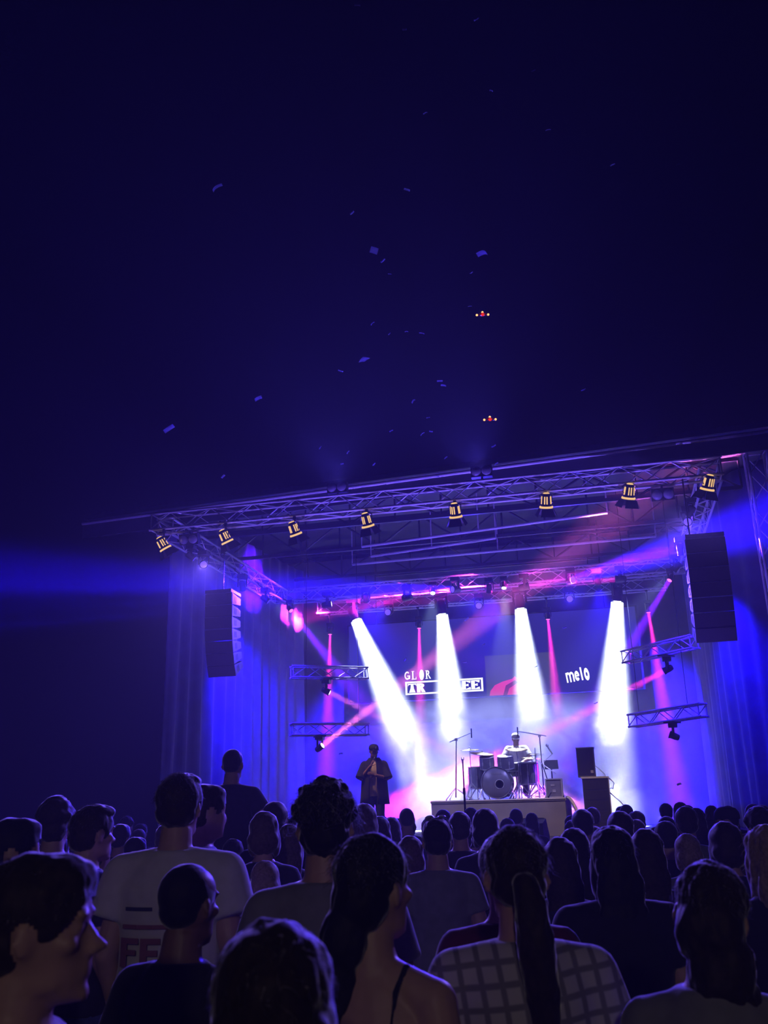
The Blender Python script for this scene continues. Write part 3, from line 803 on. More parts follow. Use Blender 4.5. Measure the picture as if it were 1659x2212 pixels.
def trousers_mesh(name, m, voxel, pose=None):
    P = dict(STAND)
    if pose: P.update(pose)
    mb = MB()
    ring_loft(mb, [(0, 0, .80, .12, .10), (0, 0, .86, .165, .118), (0, 0, .95, .176, .124), (0, 0, 1.0, .165, .116)], 20)
    for s in (-1, 1):
        g = lambda k: Vector((P[k][0] * s, P[k][1], P[k][2]))
        hip, kn, an = g('hip'), g('kn'), g('an')
        limb(mb, [hip, kn], [.104, .080]); mb.tube(kn, an + Vector((0, 0, -.03)), .080, 12, .075)
    return fuse(mb, name, m, voxel, 2)

def shoes_mesh(name, m, voxel, pose=None):
    P = dict(STAND)
    if pose: P.update(pose)
    out = []
    for s in (-1, 1):
        an = Vector((P['an'][0] * s, P['an'][1], P['an'][2]))
        mb = MB(); mb.ell(an + Vector((0, .07, -.042)), (.052, .138, .043), None, 12, 8); mb.tube(an + Vector((0, 0, -.05)), an + Vector((0, 0, .02)), .052, 12)
        out.append(fuse(mb, name, m, voxel, 2))
    return out

def lump(me, amp, sc, seed=0.0):
    """Ripple a mesh along its normals."""
    me.update()
    N = [v.normal.copy() for v in me.vertices]
    for v, n in zip(me.vertices, N):
        c = v.co
        v.co = c + n * (amp * (MN.noise(Vector((c.x * sc + seed, c.y * sc, c.z * sc * .6))) + .5 * MN.noise(Vector((c.x * sc * 2.3, c.y * sc * 2.3 + seed, c.z * sc)))))
    me.update()
    return me

def cut_below(mb_mesh, p, n):
    bm = bmesh.new(); bm.from_mesh(mb_mesh)
    r = bmesh.ops.bisect_plane(bm, geom=bm.verts[:] + bm.edges[:] + bm.faces[:], plane_co=p, plane_no=n, clear_outer=True)
    ed = [x for x in r['geom_cut'] if isinstance(x, bmesh.types.BMEdge)]
    if ed: bmesh.ops.holes_fill(bm, edges=ed, sides=0)
    bm.to_mesh(mb_mesh); bm.free()

def hair_mesh(style, m, voxel, T, seed=0):
    """Hair in body space for a head placed by T."""
    mb = MB(); R3 = T.to_3x3()
    def e(c, r, rot=None, n=18): mb.ell(T @ Vector(c), r, R3 @ Euler(rot).to_matrix() if rot else R3, n, 12)
    rnd = random.Random(seed)
    amp, sc = .006, 30
    if style == 'buzz':
        e((0, -.014, .150), (.080, .100, .090)); e((0, -.04, .105), (.066, .066, .055)); amp = .0015
    elif style == 'short':
        e((0, -.010, .158), (.090, .108, .094)); e((0, -.045, .100), (.078, .070, .062)); e((0, .02, .205), (.070, .080, .042)); amp = .005
    elif style == 'crop':   # short back and sides, fuller top brushed forward
        e((0, -.010, .152), (.090, .107, .094)); e((0, -.045, .098), (.077, .068, .060)); e((0, .022, .212), (.074, .084, .036)); amp = .005
    elif style == 'curly':
        e((0, -.012, .158), (.086, .104, .092)); e((0, -.050, .095), (.076, .066, .066))
        for k in range(150):
            a = rnd.uniform(0, 2 * PI); b = rnd.uniform(.0, 1.7)
            c = Vector((math.sin(b) * math.cos(a) * .090, -.012 + math.sin(b) * math.sin(a) * .104, .162 + math.cos(b) * .094))
            if c.y > .07 and c.z < .15: continue
            q = rnd.uniform(.008, .020); e(tuple(c), (q, q, q), None, 8)
        amp, sc = .008, 40
    elif style in ('long', 'longwavy'):
        e((0, -.016, .158), (.088, .106, .092)); e((0, -.055, .09), (.088, .066, .10)); e((0, -.075, .0), (.098, .050, .14)); e((0, -.088, -.12), (.105, .044, .14))
        e((.065, -.01, .06), (.030, .055, .12)); e((-.065, -.01, .06), (.030, .055, .12)); amp = .007
        if style == 'longwavy': amp, sc = .014, 22
    elif style == 'ponytail':
        e((0, -.014, .158), (.083, .103, .090)); e((0, -.05, .100), (.074, .062, .058)); e((0, -.100, .120), (.032, .030, .030))
        pts = [T @ Vector(p) for p in ((0, -.10, .120), (0.005, -.145, .105), (.015, -.165, .04), (.022, -.160, -.06), (.030, -.150, -.17), (.035, -.140, -.27), (.036, -.135, -.34))]
        for a, b, r1, r2 in zip(pts[:-1], pts[1:], (.024, .034, .044, .048, .042, .028), (.034, .044, .048, .042, .028, .008)):
            mb.tube(a, b, r1, 12, r2); mb.ell(b, r2, None, 10, 8)
    elif style == 'lowtail':   # gathered loosely low at the nape, hanging down the back
        e((0, -.012, .158), (.084, .105, .092)); e((0, -.055, .095), (.078, .068, .070)); e((-.022, -.095, .020), (.062, .058, .075)); e((-.035, -.105, -.07), (.050, .048, .10))
        pts = [T @ Vector(p) for p in ((-.035, -.105, -.08), (-.045, -.115, -.18), (-.05, -.115, -.30), (-.05, -.11, -.42))]
        for a, b, r1, r2 in zip(pts[:-1], pts[1:], (.048, .05, .042), (.05, .042, .012)):
            mb.tube(a, b, r1, 12, r2); mb.ell(b, r2, None, 10, 8)
    elif style == 'swept':     # long hair swept over one shoulder
        e((0, -.012, .158), (.086, .105, .092)); e((0, -.055, .09), (.084, .068, .085)); e((.03, -.06, .0), (.078, .058, .11)); e((.07, -.04, -.10), (.060, .055, .12)); e((.10, .01, -.20), (.048, .05, .12)); amp = .008
    elif style == 'bob':
        e((0, -.014, .158), (.090, .106, .092)); e((0, -.050, .085), (.094, .070, .085)); e((.066, 0, .075), (.030, .055, .085)); e((-.066, 0, .075), (.030, .055, .085)); amp = .006
    elif style == 'bunhead':
        e((0, -.012, .158), (.083, .104, .090)); e((0, -.05, .100), (.074, .062, .060)); e((0, -.06, .235), (.045, .045, .042))
    me = fuse(mb, 'hair', m, voxel, 2)
    lump(me, amp, sc, seed)
    # keep the face clear
    fp = T @ Vector((0, .060, .165)); fn = R3 @ Vector((0, .55, -.55)).normalized()
    if style in ('buzz', 'short', 'crop', 'curly', 'ponytail', 'lowtail', 'bunhead', 'swept'):
        bm = bmesh.new(); bm.from_mesh(me)
        kill = []
        for f in bm.faces:
            c = T.inverted() @ f.calc_center_median()
            if c.y > .006 and c.z < .062 + 1.2 * c.y and abs(c.x) < .095 and c.z > -.02: kill.append(f)
            elif style in ('buzz', 'short', 'crop', 'ponytail') and abs(c.x) > .055 and ((c.y + .008) / .024) ** 2 + ((c.z - .106) / .036) ** 2 < 1: kill.append(f)
        bmesh.ops.delete(bm, geom=kill, context='FACES')
        bm.to_mesh(me); bm.free()
    return me

def strand_mesh(m, T, count, length, seed, style='short', r=.0011, curl=0.0):
    """Loose hairs standing a little off the head."""
    rnd = random.Random(seed); mb = MB(); R3 = T.to_3x3()
    big = 1.08 if style == 'curly' else 1.0
    for k in range(count):
        a = rnd.uniform(0, 2 * PI); b = rnd.uniform(0.0, 1.75)
        n = Vector((math.sin(b) * math.cos(a), math.sin(b) * math.sin(a), math.cos(b)))
        root = Vector((n.x * .084, n.y * .104 - .012, n.z * .090 + .158)) * 1.0
        root = Vector((root.x * big, root.y * big, .158 + (root.z - .158) * big))
        if root.y > .05 and root.z < .17: continue
        if root.y > .02 and root.z < .13: continue
        tang = Vector((n.y * rnd.uniform(-1, 1), -abs(n.z) * .6 + rnd.uniform(-.5, .5), -.6)).normalized()
        L_ = length * rnd.uniform(.5, 1.3); pts = []
        w = rnd.uniform(0, 6)
        for j in range(8):
            t = j / 7
            off = n * (L_ * (.55 * t - .25 * t * t)) + tang * (L_ * t * (.35 + .5 * t))
            if curl: off += Vector((math.sin(w + t * 7), math.cos(w + t * 6), math.sin(w * 2 + t * 7))) * (curl * t)
            pts.append(T @ (root + off))
        mb.path(pts, [r, r, r, r * .9, r * .8, r * .6, r * .4, r * .2], 3)
    return mb.mesh('hair_strands', m)

def cap_mesh(m, T):
    mb = MB(); R3 = T.to_3x3()
    prof = [(.092, .0), (.092, .03), (.086, .06), (.068, .088), (.036, .102), (0, .106)]
    V = []; F = []; n = 24
    for (r_, z) in prof:
        for i in range(n):
            a = 2 * PI * i / n
            V.append(T @ Vector((math.cos(a) * max(r_, 1e-4), -.012 + math.sin(a) * max(r_, 1e-4) * 1.17, .142 + z)))
    for k in range(len(prof) - 1):
        for i in range(n): F.append((k * n + i, k * n + (i + 1) % n, (k + 1) * n + (i + 1) % n, (k + 1) * n + i))
    F.append(tuple(reversed(range(n))))
    mb.add(V, F, True)
    return mb.mesh('cap', m)
def brim_mesh(m, T):
    mb = MB(); V = []; n = 12
    for z in (.146, .152):
        for i in range(n + 1):
            a = R(200 - 220 * i / n) if False else R(180 * i / n)
            V.append(T @ Vector((math.cos(a) * .078, .065 + math.sin(a) * .105, z - .018 * math.sin(a) + (.012 - .018 * abs(math.cos(a))))))
    k = n + 1
    F = [tuple(range(k)), tuple(reversed(range(k, 2 * k)))] + [(i, k + i, k + (i + 1) % k, (i + 1) % k) for i in range(k)]
    mb.add(V, F, True)
    return mb.mesh('brim', m)
# ------------------------------------------------------------------ on the stage
M_RISER = mat('riser_cloth', (0.16, 0.16, 0.18), 0.8, 0, 0.1, 4)
M_RTOP = mat('riser_carpet', (0.22, 0.22, 0.24), 0.9, 0, 0.2, 15)
M_DRUM = mat('drum_lacquer', (0.16, 0.16, 0.20), 0.25, 0, 0.1, 8)
M_SKINH = mat('drum_head', (0.17, 0.17, 0.21), 0.35, 0, 0.1, 6)
M_SKINW = mat('drum_head_white', (0.7, 0.7, 0.68), 0.5, 0, 0.05, 6)
M_BRONZE = mat('cymbal_bronze', (0.65, 0.52, 0.30), 0.25, 1.0, 0.08, 12)
M_PRINTW = mat('print_pale', (0.45, 0.45, 0.48), 0.6)
RX0, RX1, RY0, RY1, RZ = -0.56, 1.95, 3.0, 5.35, 1.76
riser = empty('drum_riser', ((RX0 + RX1) / 2, (RY0 + RY1) / 2, STAGE_Z), 'grey platform under the drum kit', 'platform')
def rel(root, mb, name, m):
    return mb.build(name, m, root, -Vector(root.location))
rel(riser, MB().box(((RX0 + RX1) / 2, (RY0 + RY1) / 2, (STAGE_Z + RZ - .05) / 2), (RX1 - RX0 - .03, RY1 - RY0 - .03, RZ - .05 - STAGE_Z)), 'skirt', M_RISER)
rel(riser, MB().box(((RX0 + RX1) / 2, (RY0 + RY1) / 2, RZ - .025), (RX1 - RX0, RY1 - RY0, .05)), 'deck_board', M_RTOP)
rel(riser, MB().box(((RX0 + RX1) / 2, RY0 - .006, RZ - .012), (RX1 - RX0, .012, .02)), 'edge_trim', M_ALU)

def drum(label, c, axis, r, h, head_m, name='drum', legs=False, lugs=8, hoop=None):
    c = Vector(c); axis = Vector(axis).normalized(); F = frame_z(axis)
    root = empty(name, c, label, 'drum')
    s = MB().lathe([(r * .97, -h / 2), (r, -h / 2 + .01), (r, h / 2 - .01), (r * .97, h / 2)], (0, 0, 0), axis, 28).build('shell', M_DRUM, root)
    MB().lathe([(0, h / 2 + .004), (r * .96, h / 2 + .004), (r * .97, h / 2 - .004)], (0, 0, 0), axis, 28).build('drum_head', head_m, root)
    MB().lathe([(0, -h / 2 - .004), (r * .96, -h / 2 - .004), (r * .97, -h / 2 + .004)], (0, 0, 0), axis, 28).build('drum_head', head_m, root)
    for z in (-h / 2, h / 2):
        MB().lathe([(r * .98, z - .012), (r * 1.04, z - .012), (r * 1.04, z + .012), (r * .98, z + .012), (r * .98, z - .012)], (0, 0, 0), axis, 28).build('hoop', hoop or M_CHROME, root)
    for k in range(lugs):
        a = 2 * PI * k / lugs
        o = F @ Vector((math.cos(a) * r * 1.02, math.sin(a) * r * 1.02, 0))
        MB().tube(o - axis * h * .42, o + axis * h * .42, .007, 6).tube(o - axis * .03, o + axis * .03, .014, 6).build('lug', M_CHROME, root)
    if legs:
        for k in range(3):
            a = 2 * PI * k / 3 + .5
            q = Vector((math.cos(a) * r * 1.07, math.sin(a) * r * 1.07, 0))
            MB().tube(q + Vector((0, 0, h * .1)), Vector((q.x, q.y, RZ - c.z)), .009, 6).build('leg', M_CHROME, root)
    return root
bass = drum('large bass drum standing on edge at the front of the drum kit', (0.66, 3.55, RZ + .30), (0, -1, 0), .285, .40, M_SKINH, 'bass_drum', hoop=M_DRUM)
for i, ch in enumerate('YAMAHA'):
    mb = MB()
    for poly in GL[ch]: mb.prism([(p[0] * .032, p[1] * .034) for p in poly], (-.11 + i * .038, -.209, .15), (1, 0, 0), (0, 0, 1), (0, -.002, 0))
    mb.build('printed_letter', M_PRINTW, bass)
MB().lathe([(.075, .0), (.088, .0), (.088, .004), (.075, .004), (.075, .0)], (.06, -.206, -.03), (0, -1, 0), 28).build('sound_hole_ring', M_PRINTW, bass)
for sx in (-1, 1):
    MB().tube((sx * .27, -.10, -.05), (sx * .34, -.20, -.285), .012, 6).build('spur', M_CHROME, bass)
drum('small rack drum mounted left over the bass drum', (0.47, 3.62, 2.44), (0, -.25, 1), .135, .22, M_SKINW, 'rack_tom', lugs=6)
drum('small rack drum mounted right over the bass drum', (0.83, 3.62, 2.44), (0, -.25, 1), .150, .23, M_SKINW, 'rack_tom', lugs=6)
drum('deep floor drum on three legs left of the bass drum', (0.26, 3.85, 2.17), (0, 0, 1), .19, .40, M_SKINW, 'floor_tom', True)
drum('deep floor drum on three legs right of the bass drum', (1.24, 3.85, 2.22), (0, 0, 1), .19, .40, M_SKINW, 'floor_tom', True)
snare = drum('shallow snare drum in front of the drummer', (0.98, 4.05, 2.36), (0, -.1, 1), .175, .14, M_SKINW, 'snare_drum', lugs=8)
ms = MB(); ms.tube((0, 0, -.09), (0, 0, -.4), .014, 6)
ms.build('stand', M_CHROME, snare)
for k in range(3):
    a = 2.1 * k + .4
    MB().tube((0, 0, -.38), (.22 * math.cos(a), .22 * math.sin(a), -.60), .010, 6).build('stand_leg', M_CHROME, snare)

def tripod(root, base, h0, spread, m, rot=0.0, r=.011):
    for k in range(3):
        a = rot + 2 * PI * k / 3
        e_ = Vector((math.cos(a), math.sin(a), 0)) * spread
        MB().tube(Vector((0, 0, h0)), e_ + Vector((0, 0, .020)), r, 6).ell(e_ + Vector((0, 0, .018)), .017, None, 8, 6).build('leg', m, root)
def cymbal_stand(label, x, y, ztop, r, tilt=(0.1, -0.1), boom=None, rot=0.3):
    root = empty('cymbal_stand', (x, y, RZ), label, 'cymbal')
    h = ztop - RZ
    MB().tube((0, 0, .25), (0, 0, h if boom is None else h * .72), .011, 8).tube((0, 0, .25), (0, 0, h * .45), .016, 8).build('pole', M_CHROME, root)
    tripod(root, None, .32, .24, M_CHROME, rot)
    tp = Vector((0, 0, h))
    if boom is not None:
        tp = Vector((boom[0], boom[1], h))
        MB().tube(Vector((0, 0, h * .72)) - (tp - Vector((0, 0, h * .72))) * .25, tp, .009, 6).build('boom', M_CHROME, root)
    ax = Vector((tilt[0], tilt[1], 1)).normalized()
    MB().lathe([(0, .022), (.02, .020), (.035, .010), (r * .7, .003), (r, -.006), (r, -.008), (r * .7, .0), (.03, .006), (0, .016)], tp, ax, 32).build('cymbal', M_BRONZE, root)
    MB().tube(tp, tp + ax * .05, .008, 6).ell(tp + ax * .05, .014, None, 8, 6).build('wing_nut', M_CHROME, root)
    return root
cymbal_stand('thin cymbal at the far left of the drum kit, higher of two', 0.16, 3.55, 2.70, .20, (0, -.12), (-.02, .1), .2)
cymbal_stand('wide cymbal left of the drum kit, lower of two', 0.30, 3.75, 2.62, .24, (.15, -.15), (.08, -.1), .9)
cymbal_stand('cymbal over the middle of the drum kit before the drummer', 1.06, 3.72, 2.68, .22, (.05, -.2), (-.02, .05), .5)
cymbal_stand('low cymbal right of the drummer', 1.30, 4.1, 2.52, .20, (.1, -.1), None, .1)
hh = empty('hi_hat_stand', (1.42, 3.5, RZ), 'pair of small cymbals on a stand at the right of the drum kit', 'cymbal')
MB().tube((0, 0, .2), (0, 0, .92), .010, 8).build('pole', M_CHROME, hh); tripod(hh, None, .30, .22, M_CHROME, .7)
for dz, sg in ((.78, -1), (.80, 1)):
    MB().lathe([(0, .016 * sg), (.03, .012 * sg), (.10, .004 * sg), (.17, 0), (.17, -.003), (.10, .001), (0, .01 * sg)], (0, 0, dz), (0, -.05, 1), 28).build('cymbal', M_BRONZE, hh)
MB().box((0, -.12, .03), (.09, .26, .02)).build('pedal', M_CHROME, hh)

def mic_shape(mb_parent, p, d, m1, m2, L=.15):
    d = Vector(d).normalized(); p = Vector(p)
    MB().lathe([(.010, -L), (.013, -L + .01), (.017, -.02), (.018, 0)], p, d, 10).build('mic_body', m1, mb_parent)
    MB().ell(p + d * .016, .024, None, 12, 8).build('mic_grille', m2, mb_parent)
def overhead(label, base, top, b0, b1, rot):
    base = Vector(base); root = empty('mic_stand', base, label, 'microphone stand')
    t = Vector(top) - base
    MB().tube((0, 0, .05), t * .55, .012, 8).tube(t * .5, t, .009, 8).build('pole', M_BLACKM, root)
    tripod(root, None, .22, .30, M_CHROME, rot)
    p0, p1 = Vector(b0) - base, Vector(b1) - base
    MB().tube(p0, p1, .010, 6).box(t, (.05, .05, .05)).build('boom', M_CHROME, root)
    MB().tube(p1 + Vector((0, 0, -.10)), p1 + Vector((0, 0, .08)), .011, 8).build('pencil_mic', M_BLACKM, root)
overhead('tall overhead microphone stand at the left end of the drum platform', (-0.12, 3.3, RZ), (-0.06, 3.3, 2.88), (-0.19, 3.3, 2.84), (0.22, 3.45, 3.01), .3)
overhead('tall overhead microphone stand right of the drummer', (1.52, 3.7, RZ), (1.51, 3.7, 2.91), (1.64, 3.7, 2.90), (1.09, 3.75, 3.02), .9)
st = empty('mic_stand', (0.46, 0.6, STAGE_Z), 'straight black microphone stand without a microphone at the stage front', 'microphone stand')
MB().lathe([(0, 0), (.13, 0), (.13, .015), (.03, .03), (.02, .05), (0, .05)], (0, 0, 0), (0, 0, 1), 24).build('round_base', M_BLACK, st)
MB().tube((0, 0, .03), (0, 0, .80), .016, 8).tube((0, 0, .78), (0, 0, 1.25), .011, 8).tube((0, 0, .74), (0, 0, .84), .022, 10).build('pole', M_BLACK, st)
MB().tube((0, 0, 1.23), (0, -.02, 1.29), .015, 8).path([(-.018, 0, 1.32), (-.02, 0, 1.28), (0, 0, 1.265), (.02, 0, 1.28), (.018, 0, 1.32)], .006, 6).build('clip', M_BLACK, st)
b2 = empty('mic_stand', (1.70, 3.25, RZ), 'low boom microphone stand at the right end of the drum platform', 'microphone stand')
MB().tube((0, 0, .05), (-.15, .02, .62), .010, 8).build('pole', M_BLACKM, b2); tripod(b2, None, .12, .20, M_BLACKM, .2)
MB().tube((-.32, .02, .74), (.10, .02, .42), .009, 6).build('boom', M_CHROME, b2)
MB().lathe([(.012, -.16), (.018, -.02), (.018, 0)], (-.02, .02, .92), (-.45, 0, .8), 10).tube((-.15, .02, .62), (.05, .02, .78), .006, 6).build('mic_body', M_CHROME, b2)
MB().ell((-.03, .02, .945), .028, None, 10, 8).build('mic_grille', M_CHROME, b2)

fc = empty('flight_case', (1.74, 3.32, RZ), 'small flight case with bright metal edges at the right end of the drum platform', 'case')
MB().box((0, 0, .17), (.28, .26, .32)).build('panel_box', M_DRUM, fc)
for sx in (-1, 1):
    for sy in (-1, 1): MB().box((sx * .145, sy * .135, .17), (.022, .022, .34)).build('corner_edge', M_CHROME, fc)
    for zz in (.01, .33): MB().box((0, sx * .135, zz), (.27, .02, .022)).build('rail', M_CHROME, fc)
MB().box((-.02, -.135, .22), (.07, .012, .03)).build('latch_plate', M_CHROME, fc); MB().box((.0, -.135, .12), (.06, .012, .05)).build('latch_plate', M_CHROME, fc)
lp = empty('tablet_stand', (1.70, 3.55, RZ), 'folded stand with an open screen behind the small flight case', 'stand')
MB().tube((0, 0, .02), (0, 0, .52), .012, 6).build('pole', M_BLACKM, lp); tripod(lp, None, .12, .16, M_BLACKM)
MB().box((0, 0, .60), (.26, .02, .18), Euler((R(-25), 0, R(8))).to_matrix()).build('screen_plate', M_STEEL, lp)

# loudspeaker on a desk, right
desk = empty('equipment_rack', (2.50, 3.0, STAGE_Z), 'tall dark equipment rack with a pale edge right of the drum platform', 'rack')
MB().box((0, .25, .50), (.46, .5, .96)).build('body', M_STEEL, desk)
MB().box((0, .25, .99), (.50, .54, .03)).build('top_board', M_ALU, desk)
MB().box((.24, -.005, .5), (.018, .018, .97)).build('edge_rail', M_ALU, desk)
for k in range(5): MB().box((0, -.004, .14 + .18 * k), (.40, .012, .15)).build('drawer', M_BLACK, desk)
spk = empty('loudspeaker', (2.36, 3.22, STAGE_Z + 1.005), 'upright loudspeaker standing on the equipment rack', 'loudspeaker')
MB().prism([(-.16, 0), (.16, 0), (.16, .52), (-.16, .52)], (0, -.15, 0), (1, 0, 0), (0, 0, 1), (0, .34, 0)).build('cabinet', M_CAB, spk)
MB().box((0, -.158, .27), (.28, .014, .46)).build('grille', M_GRILLE, spk)
MB().box((0, .02, .525), (.34, .36, .015)).build('top_plate', M_ALU, spk)
MB().box((.10, -.17, .09), (.05, .01, .05)).build('logo_plate', M_PRINTW, spk)
mbm = empty('desk_mic', (2.66, 3.1, STAGE_Z + 1.005), 'slanting microphone boom on the right of the equipment rack', 'microphone')
MB().path([(.03, 0, .0), (.02, 0, .04), (-.10, 0, .16), (-.22, 0, .26)], .009, 6).build('boom', M_CHROME, mbm)
MB().ell((-.23, 0, .275), .02, None, 10, 8).build('mic_grille', M_BLACKM, mbm)
cb = MB()
cb.path([(2.74, 3.02, 2.07), (2.77, 2.95, 2.05), (2.83, 2.9, 1.98), (2.80, 2.9, 1.88), (2.76, 2.9, 1.90)], .012, 6)
o = cb.build('looped_cable', M_CHROME); tag(o, 'thick cable loop at the top corner of the equipment rack', 'cable')
cb = MB()
cb.path([(2.74, 3.0, 1.82)] + [(2.75 + .26 * math.sin(t * PI / 10), 2.9, 1.80 - .068 * t) for t in range(1, 10)] + [(2.8, 2.9, 1.115)], .010, 6)
o = cb.build('hanging_cable', M_PRINTW); tag(o, 'pale cable bowing out beside the equipment rack', 'cable')
cb = MB(); cb.path([(1.97, 3.05, 1.76), (2.03, 3.0, 1.74), (2.12, 2.95, 1.55), (2.16, 2.9, 1.30), (2.18, 2.9, 1.12)], .03, 8)
o = cb.build('cable_bundle', M_PRINTW); tag(o, 'pale cable bundle running down from the right corner of the drum platform', 'cable')
def wedge(label, x, y, rz):
    root = empty('monitor_wedge', (x, y, STAGE_Z), label, 'loudspeaker', None, rz)
    MB().prism([(-.24, 0), (.26, 0), (.26, .12), (.04, .36), (-.24, .30)], (-.29, 0, 0), (0, 1, 0), (0, 0, 1), (.58, 0, 0)).build('cabinet', M_CAB, root)
    MB().add([(-.26, .262, .13), (.26, .262, .13), (.26, .05, .362), (-.26, .05, .362), (-.26, .27, .137), (.26, .27, .137), (.26, .058, .369), (-.26, .058, .369)], [(0, 3, 2, 1), (4, 5, 6, 7), (0, 1, 5, 4), (1, 2, 6, 5), (2, 3, 7, 6), (3, 0, 4, 7)]).build('grille', M_GRILLE, root)
wedge('low floor loudspeaker at the stage edge left of the microphone stand', -0.55, -0.5, 0.1)
wedge('low floor loudspeaker at the stage edge right of the microphone stand', 1.52, -0.5, -0.1)
# drummer's stool
sto = empty('drum_stool', (0.95, 4.70, RZ), 'round drum stool the drummer sits on', 'stool')
MB().lathe([(0, .46), (.17, .46), (.185, .49), (.185, .53), (.15, .55), (0, .55)], (0, 0, 0), (0, 0, 1), 24).build('seat', M_BLACK, sto)
MB().tube((0, 0, .1), (0, 0, .47), .018, 8).build('pole', M_CHROME, sto); tripod(sto, None, .25, .22, M_CHROME)

# ------------------------------------------------------------------ performer
M_SKINP = mat('skin_performer', (0.30, 0.16, 0.10), 0.5, 0, 0.08, 25)
M_OVER = mat('overshirt_dark', (0.016, 0.014, 0.05), 0.85, 0, 0.15, 25, sheen=0.2)
M_TEE = mat('tee_cream', (0.75, 0.55, 0.42), 0.85, 0, 0.05, 25)
M_CAPD = mat('cap_dark', (0.012, 0.012, 0.02), 0.8, 0, 0.1, 30)
TH = Matrix.Translation((0, .015, 1.485)) @ Euler((R(-6), 0, R(26))).to_matrix().to_4x4()
# his right hand holds the microphone at the mouth, his left rests at the chest (x < 0 is his left, facing +y)
pf_arms = (((-.178, -.01, 1.365), (-.235, .05, 1.11), (-.05, .22, 1.165), (.9, .1, .25), (0, -1, .2), .35),
           ((.178, -.01, 1.365), (.235, .07, 1.12), (.045, .20, 1.325), (-.35, .25, .75), (-.8, -.3, 0), 1.0))
pm = body_mesh('person', M_SKINP, .011, None, TH, False, pf_arms, 2)
px_, py_ = -1.21, 1.3
PSC = 1.0
perf = link_mesh('person', pm, None, (px_, py_, STAGE_Z), (0, 0, R(180 + 8)))
perf.scale = (.945, .945, .945)
tag(perf, 'person on stage in a dark cap and open dark overshirt singing into a microphone', 'person')
link_mesh('tee', shirt_mesh('tee', M_TEE, .012, None, False, 0, .80, 1.42, .90, 2, pf_arms), perf)
link_mesh('jeans', trousers_mesh('jeans', M_JEANS, .013, None), perf)
for s_ in shoes_mesh('shoe', M_PRINTW, .012): link_mesh('shoe', s_, perf)
ov = MB()
g0 = R(26)
ring_loft(ov, [(0, 0, .66, .262, .185), (0, 0, .80, .248, .175), (0, 0, 1.0, .230, .165), (0, 0, 1.18, .218, .16), (0, -.005, 1.30, .205, .15), (0, -.012, 1.385, .172, .122), (0, -.018, 1.450, .105, .094), (0, -.018, 1.48, .088, .085)], 30, g0 * .62, 2 * PI - g0 * .62)
oo = ov.build('overshirt', M_OVER, perf)
sm = oo.modifiers.new('thickness', 'SOLIDIFY'); sm.thickness = .012
lump(oo.data, .010, 9, 3)
for k, (sh, el) in enumerate((((-.168, -.01, 1.35), (-.242, .045, 1.10)), ((.168, -.01, 1.35), (.242, .065, 1.11)))):
    sl = MB(); sh, el = Vector(sh), Vector(el); sl.ell(sh, (.090, .092, .085), None, 14, 10); sl.tube(sh, el, .090, 16, .108)
    link_mesh('sleeve', fuse(sl, 'sleeve', M_OVER, .014, 2), perf)
link_mesh('cap', cap_mesh(M_CAPD, TH), perf)
TB = TH @ Euler((0, 0, 0)).to_matrix().to_4x4()
link_mesh('cap_brim', brim_mesh(M_CAPD, TB), perf)
lg = MB(); ang = TH.to_3x3()
c_ = TH @ Vector((0, .098, .185))
for poly in (rc(-.012, -.018, -.004, .018), rc(-.012, -.018, .012, -.010), rc(.002, -.006, .010, .022), rc(-.006, .004, .016, .010)):
    lg.prism(poly, c_, ang @ Vector((-1, 0, 0)), ang @ Vector((0, 0, 1)), ang @ Vector((0, .004, 0)))
lg.build('cap_emblem', M_PRINTW, perf)
# the microphone in the hand
mo = perf.matrix_basis
TIPL = TH @ Vector((.012, .120, .030)); BOTL = Vector((.02, .235, 1.345))
tip = Matrix.LocRotScale(Vector(perf.location), Euler((0, 0, R(188))), Vector(perf.scale)) @ TIPL
bot = Matrix.LocRotScale(Vector(perf.location), Euler((0, 0, R(188))), Vector(perf.scale)) @ BOTL
mic = empty('microphone', bot, "hand microphone at the performer's mouth", 'microphone')
d_ = (tip - bot).normalized()
MB().lathe([(0, 0), (.013, 0), (.014, .02), (.019, .16), (.021, .17)], (0, 0, 0), d_, 12).build('mic_body', M_BLACKM, mic)
MB().ell(d_ * .19, .026, None, 12, 10).build('mic_grille', M_STEEL, mic)

# ------------------------------------------------------------------ drummer
TD = Matrix.Translation((0, .035, 1.48)) @ Euler((R(-14), 0, R(12))).to_matrix().to_4x4()
sit = dict(hip=(.10, 0, .90), kn=(.20, .40, .88), an=(.19, .42, .46))
dr_arms = (((-.185, -.01, 1.385), (-.30, .12, 1.16), (-.16, .36, 1.10), (.2, .9, -.15), (0, -.3, -1), .9),
           ((.185, -.01, 1.385), (.29, .14, 1.15), (.13, .36, 1.13), (-.2, .9, -.1), (0, -.3, -1), .9))
dm = body_mesh('person', M_SKIN, .012, sit, TD, False, dr_arms, 2)
drm = link_mesh('person', dm, None, (0.95, 4.72, RZ - .34 + .03), (0, 0, R(180)))
drm.scale = (.93, .93, .93)
tag(drm, 'drummer in a white cap and white T-shirt seated behind the drum kit', 'person')
link_mesh('tee', shirt_mesh('tee', M_WHITECL, .013, sit, False, .75, .88, 1.445, 1.06, 2, dr_arms), drm)
link_mesh('trousers', trousers_mesh('trousers', M_DARKCL, .014, sit), drm)
M_CAPW = mat('cap_white', (0.75, 0.74, 0.70), 0.8, 0, 0.05, 30)
link_mesh('cap', cap_mesh(M_CAPW, TD), drm)
link_mesh('cap_brim', brim_mesh(M_CAPW, TD), drm)
